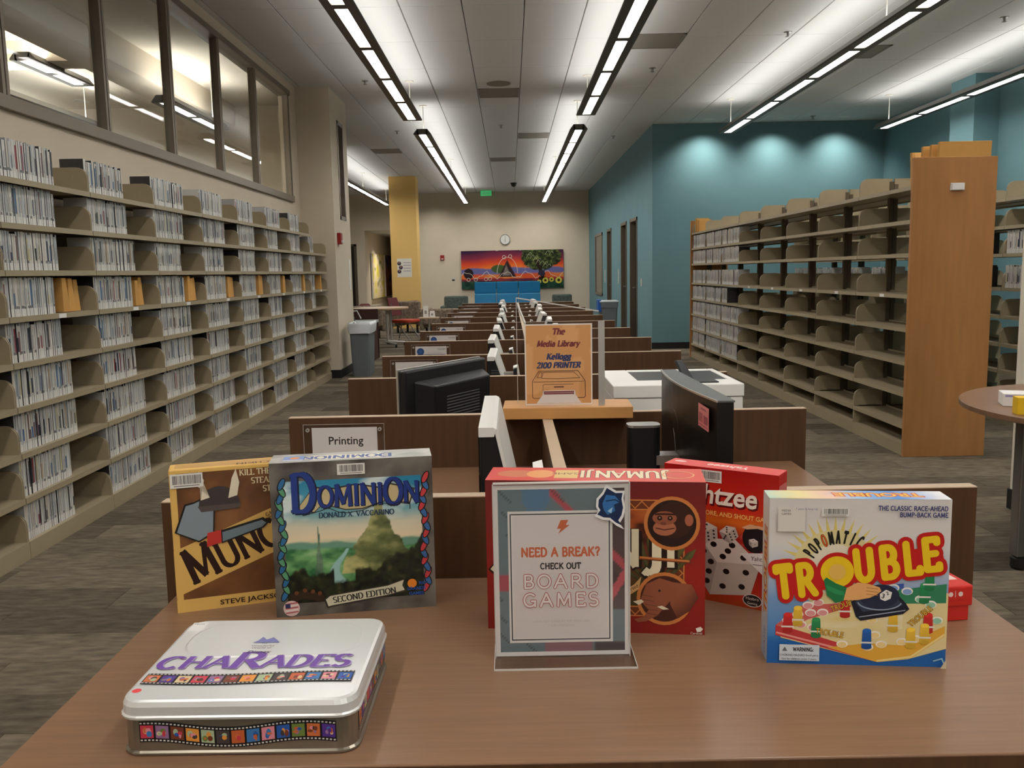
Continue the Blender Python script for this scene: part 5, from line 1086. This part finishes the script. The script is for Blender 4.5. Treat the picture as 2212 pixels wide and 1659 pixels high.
b.build('hour_marks', 'base_black', t)
t = thing('exit_sign', 'green exit sign hanging near the end wall ceiling', 'sign', (-.653, 26.2, 3.58)); MB().box(-.16, .16, 0, .03, 0, .15).build('sign_face', 'exit_green', t, bevel=.004); a = Art(.002, .001); a.text('EXIT', 0, .035, .08, S(206, 240, 220), bold=.02); a.build('lettering', t, 'front', (0, 0, 0)); MB().box(-.02, .02, .005, .025, .15, .16).build('mount', 'white_plastic', t)
def alarm(loc, rot, label):
    t = thing('fire_alarm', label, 'fire alarm', loc, rot, 'red fire alarm strobes'); MB().box(-.06, .06, -.05, 0, 0, .15).build('housing', 'red_alarm', t, bevel=.006)
    b = MB(); b.box(-.035, .035, -.075, -.05, .02, .05); b.build('strobe', 'white_plastic', t, bevel=.006)
alarm((-2.035, YEND, 1.75), 0, 'red fire alarm left of the mural'); alarm((-2.27, 11.82, 1.76), PI/2, 'red fire alarm on the cream pier')
t = thing('wall_notice', 'small card holder between the red alarm and the mural', 'notice', (-1.72, YEND, 1.1)); MB().box(-.06, .06, -.01, 0, 0, .16).build('plate', 'wall_plate', t); MB().box(-.04, .04, -.013, -.01, .02, .07).build('slot', 'base_black', t)
t = thing('poster', 'white flyer with three photos on the yellow column', 'poster', (-2.8, 22.1, 1.28)); a = Art(.002, .001); a.rect(0, 0, .36, .46, S(230, 226, 214)); 
for i in range(3): a.disc(.05+.04*(i % 2), .34-.1*i, .05, S(70, 60, 76), n=12); a.disc(.05+.04*(i % 2), .36-.1*i, .022, S(170, 130, 110), n=10)
for i in range(4): a.line([(.16, .36-.07*i), (.33, .36-.07*i)], .02, S(176, 176, 186))
a.build('sheet', t, 'front', (0, 0, 0), 'print_matte')
# switches on the teal side wall
for i, y_ in enumerate((16.2, 19.6, 22.4)):
    t = thing('light_switch', 'pale switch plate on the teal wall, %s from the corner' % ORD[i], 'switch', (2.41, y_, 1.05), 0, 'switch plates on the teal wall'); MB().box(-.012, 0, -.05, .05, 0, .14 if i == 0 else .32).build('plate', 'wall_plate', t, bevel=.003); MB().box(-.018, -.012, -.012, .012, .05, .09).build('toggle', 'white_plastic', t)
# paintings in the corridor
for i, (y0, y1) in enumerate(((27.9, 30.5), (30.8, 33.2))):
    t = thing('painting', ('yellow and white canvas painting in the corridor', 'dark blue and orange painting deeper in the corridor')[i], 'painting', (-4.355, y0, .6)); MB().box(.0, .04, 0, y1-y0, 0, 1.42).build('canvas', 'paper', t)
    a = Art(.002, .001); a.grid(0, 0, y1-y0, 1.42, 24, 30, (lambda U, V: ramp(fbm(U*5, V*6, 3), [(.2, S(206, 190, 60)), (.4, S(222, 206, 150)), (.55, S(220, 200, 180)), (.65, S(120, 140, 60)), (.8, S(180, 70, 60))])) if i == 0 else (lambda U, V: ramp(fbm(U*5, V*5, 3)+.4*(V-.5), [(.2, S(90, 60, 50)), (.45, S(150, 90, 60)), (.6, S(60, 60, 90)), (.8, S(30, 50, 110))]))); a.build('painted_face', t, 'right', (.04, 0, 0), 'print_matte')
# ================================================================== lounge
t = thing('high_back_sofa', 'blue high-backed three-seat sofa under the mural', 'sofa', (-1.06, 25.6, 0))
for i in range(3):
    x0 = i*.652; MB().box(x0+.008, x0+.644, .5, .66, .74, 1.075).build('back_panel', 'blue_fabric', t, bevel=.02); MB().box(x0+.008, x0+.644, .44, .66, .42, .735).build('back_cushion', 'blue_fabric_light', t, bevel=.03); MB().box(x0+.008, x0+.644, -.1, .46, .2, .42).build('seat_cushion', 'blue_fabric_light', t, bevel=.03)
for x in (.06, 1.9):
    for y in (0, .55): MB().box(x-.02, x+.02, y-.02, y+.02, 0, .2).build('leg', 'steel', t)
def armchair(loc, rot, label, fab, w=.66, bh=.78):
    t = thing('armchair', label, 'armchair', loc, rot, 'patterned lounge armchairs')
    MB().box(-w/2+.08, w/2-.08, -.3, .25, .2, .43).build('seat', fab, t, bevel=.03); MB().box(-w/2+.06, w/2-.06, .2, .34, .25, bh).build('backrest', fab, t, bevel=.04)
    for sx in (-1, 1): MB().box(min(sx*(w/2-.1), sx*w/2), max(sx*(w/2-.1), sx*w/2), -.3, .32, .15, .56).build('armrest', fab, t, bevel=.03)
    for sx in (-1, 1):
        for y in (-.24, .26): MB().box(sx*.25-.02, sx*.25+.02, y-.02, y+.02, 0, .2).build('leg', 'base_black', t)
armchair((-1.36, 21.9, 0), 0, 'grey green armchair left of the blue sofa', 'pattern_green', .72, .79); armchair((1.3, 22.0, 0), 0, 'grey green armchair right of the desk rows', 'pattern_green', .62, .78)
armchair((-2.3, 20.6, 0), math.radians(160), 'patterned lounge chair in front of the yellow column', 'pattern_fabric', .8, .74)
armchair((-1.5, 19.3, 0), math.radians(180), 'patterned lounge chair behind the small side table', 'pattern_fabric', .95, .6)
armchair((-3.15, 19.0, 0), math.radians(200), 'patterned lounge chair beside the round oak table', 'pattern_fabric', .8, .7)
for x, y, l in ((-3.16, 19.16, 'maroon cushion on the left patterned chair'), (-2.25, 20.7, 'maroon cushion beside the yellow column foot')):
    b = MB(); b.loft([rr(.18, .06, .02, .0, 3), rr(.3, .12, .05, .06, 3), rr(.3, .12, .05, .24, 3), rr(.16, .05, .02, .3, 3)]); o = b.build('cushion', 'maroon', None, smooth=True); o.location = (x, y, .437); o.rotation_euler = (0, 0, .35); tag(o, l, 'cushion', 'maroon cushions')
t = thing('round_table', 'round oak lounge table on castor legs', 'table', (-2.45, 16.6, 0))
b = MB(); b.lathe([(.0, .70), (.5, .70), (.53, .71), (.53, .735), (.52, .74), (0, .74)], n=32); b.build('tabletop', 'oak_table', t)
for an in (.4, 2.2, 3.9, 5.5):
    c, s = math.cos(an), math.sin(an); b = MB(); b.tube([(c*.18, s*.18, .70), (c*.2, s*.2, .12)], .022); b.tube([(c*.12, s*.12, .1), (c*.45, s*.45, .07)], .02); l = b.build('leg', 'steel_light', t)
    b = MB(); b.cylx((s*.45, .035), .035, c*.45-.015, c*.45+.015, 'x', 12); b.build('castor', 'base_black', l)
t = thing('task_chair', 'dark wheeled chair with orange seat at the oak table', 'chair', (-2.05, 17.25, 0), math.radians(65))
b = MB(); b.loft([rr(.44, .42, .08, .42, 4), rr(.46, .44, .09, .45, 4), rr(.44, .42, .08, .475, 4)]); b.build('seat', 'orange_seat', t)
b = MB(); b.hexa([(-.2, .2, .55), (.2, .2, .55), (.2, .23, .55), (-.2, .23, .55), (-.17, .3, .9), (.17, .3, .9), (.17, .33, .9), (-.17, .33, .9)]); b.build('backrest', 'maroon', t, bevel=.012)
for sx in (-1, 1):
    b = MB(); b.tube([(sx*.19, .22, .8), (sx*.2, .2, .45), (sx*.2, .3, .08)], .011); b.build('back_leg', 'steel', t); b = MB(); b.tube([(sx*.2, .1, .43), (sx*.2, -.2, .08)], .011); b.build('front_leg', 'steel', t)
    for y in (.3, -.2): MB().cylx((y, .03), .03, sx*.2-.012, sx*.2+.012, 'x', 10).build('castor', 'base_black', t)
t = thing('side_table', 'low side table with two sign cards, beyond the desks', 'table', (-1.66, 17.9, 0)); MB().box(-.2, .2, -.2, .2, .455, .475).build('tabletop', 'oak_table', t); b = MB(); b.tube([(0, 0, .01), (0, 0, .46)], .018); b.lathe([(.16, 0), (.16, .012), (.02, .02)], n=16); b.build('pedestal', 'steel_light', t)
for x, hh, l in ((-.06, .23, 'tall cream sign card on the low side table'), (.07, .13, 'short white sign card on the low side table')):
    t = thing('sign_card', l, 'sign', (-1.66+x, 17.85, .4755), 0, 'sign cards on the side table'); b = MB(); b.hexa([(-.055, 0, 0), (.055, 0, 0), (.055, .06, 0), (-.055, .06, 0), (-.05, .028, hh), (.05, .028, hh), (.05, .032, hh), (-.05, .032, hh)]); b.build('card', 'paper', t); a = Art(.002, .001); a.rect(-.02, hh*.3, .02, hh*.6, S(150, 146, 140)); a.build('card_print', t, 'front', (0, .004, 0))
# counter and bins by the pier
t = thing('counter', 'dark mahogany counter with grey top behind the pier', 'counter', (-2.95, 13.35, 0)); MB().box(0, .78, 0, .98, .0, .59).build('cabinet', 'dark_mahogany', t); MB().box(-.02, .80, -.03, 1.0, .59, .63).build('counter_top', 'counter_top', t, bevel=.004); MB().box(0, .79, 1.0, 1.03, 0, .80).build('back_panel', 'dark_mahogany', t)
t = thing('desk_gadget', 'small tangle of black and pale gear on the counter', 'device', (-2.45, 13.7, .6305)); b = MB(); b.box(-.12, .02, -.05, .07, 0, .07); b.build('body', 'black_plastic', t, bevel=.008); b = MB(); b.tube([(-.1, 0, .07), (-.05, 0, .16), (.06, .02, .17), (.12, .0, .05)], .012); b.build('arm', 'steel_light', t)
def bin_(loc, rot, label, top, w=.28, d=.5, h=.71):
    t = thing('waste_bin', label, 'bin', loc, rot)
    b = MB(); b.loft([rr(w*.82, d*.85, .03, 0), rr(w*.95, d*.97, .03, h*.86), rr(w*1.0, d*1.02, .03, h*.86), rr(w*1.04, d*1.05, .03, h), rr(w*.98, d*.98, .03, h), rr(w*.9, d*.9, .03, h*.6)]); b.build('body', 'bin_grey', t)
    for sx in (-1, 1):
        b = MB(); b.hexa([(sx*w*.2-.012, -d*.43-.006, .05), (sx*w*.2+.012, -d*.43-.006, .05), (sx*w*.2+.012, -d*.43+.02, .05), (sx*w*.2-.012, -d*.43+.02, .05), (sx*w*.24-.012, -d*.475-.006, h*.8), (sx*w*.24+.012, -d*.475-.006, h*.8), (sx*w*.24+.012, -d*.475+.02, h*.8), (sx*w*.24-.012, -d*.475+.02, h*.8)]); b.build('rib', 'bin_grey', t)
    if top == 'bag':
        b = MB(); R = random.Random(4); L = []
        for z, k in ((h*.82, 1.05), (h*.9, 1.09), (h*.98, 1.1), (h*1.015, 1.06), (h*1.0, .95), (h*.85, .86)):
            L.append([(p[0]+R.uniform(-.008, .008), p[1]+R.uniform(-.008, .008), p[2]+R.uniform(-.012, .012)) for p in rr(w*k, d*k, .03, z)])
        b.loft(L, cap0=False, cap1=True); b.build('liner_bag', 'bag', t, smooth=True)
    else:
        b = MB(); b.box(-w*.55, w*.55, -d*.54, d*.54, h, h+.03); b.build('lid', 'bag', t, bevel=.01); b = MB(); b.box(-w*.62, -w*.45, -d*.5, d*.4, h*.75, h+.05); b.build('blue_hanger', 'bin_blue', t, bevel=.01)
bin_((-2.02, 11.95, 0), 0, 'grey slim waste bin with white liner beside the pier', 'bag')
bin_((1.9, 17.2, 0), 0, 'grey recycling bin with blue side by the teal wall', 'blue', .34, .45, .74)
# round table at the right edge
t = thing('round_table', 'dark round table at the right edge', 'table', (2.73, 3.68, 0))
b = MB(); b.lathe([(0, .71), (.735, .71), (.75, .716), (.75, .736), (.745, .74), (0, .74)], n=48); b.build('tabletop', 'walnut_top', t)
for an in (2.95, 1.3, 4.6, 6.1):
    c, s = math.cos(an), math.sin(an); b = MB(); b.box(c*.5-.032, c*.5+.032, s*.5-.032, s*.5+.032, .06, .71); l = b.build('leg', 'steel', t, bevel=.006); b = MB(); b.lathe([(.03, 0), (.036, .01), (.036, .05), (.02, .062)], c*.5, s*.5, 12); b.build('foot', 'base_black', l)
t = thing('paper_box', 'white carton on the right round table', 'box', (2.10, 3.72, .7405), math.radians(-20)); MB().box(0, .16, 0, .12, 0, .055).build('carton', 'paper', t, bevel=.003); a = Art(.0004); a.line([(.01, .045), (.15, .045)], .008, S(150, 140, 200)); a.rect(.1, .01, .14, .03, S(206, 120, 130)); a.build('carton_print', t, 'front', (0, 0, 0))
t = thing('craft_box', 'small yellow box on the right round table', 'box', (2.035, 3.5, .7405), math.radians(-12)); mat('yellow_card', S(236, 190, 30), .5); MB().box(0, .12, 0, .06, 0, .07).build('carton', 'yellow_card', t, bevel=.002); a = Art(.0004); a.disc(.055, .034, .024, S(150, 140, 110)); a.build('carton_print', t, 'front', (0, 0, 0))
t = thing('wall_notice', 'pale paper sign on the pier side', 'notice', (-2.27, 12.55, 1.15), 0); MB().box(0, .008, -.04, .04, 0, .42).build('sheet', 'paper', t)
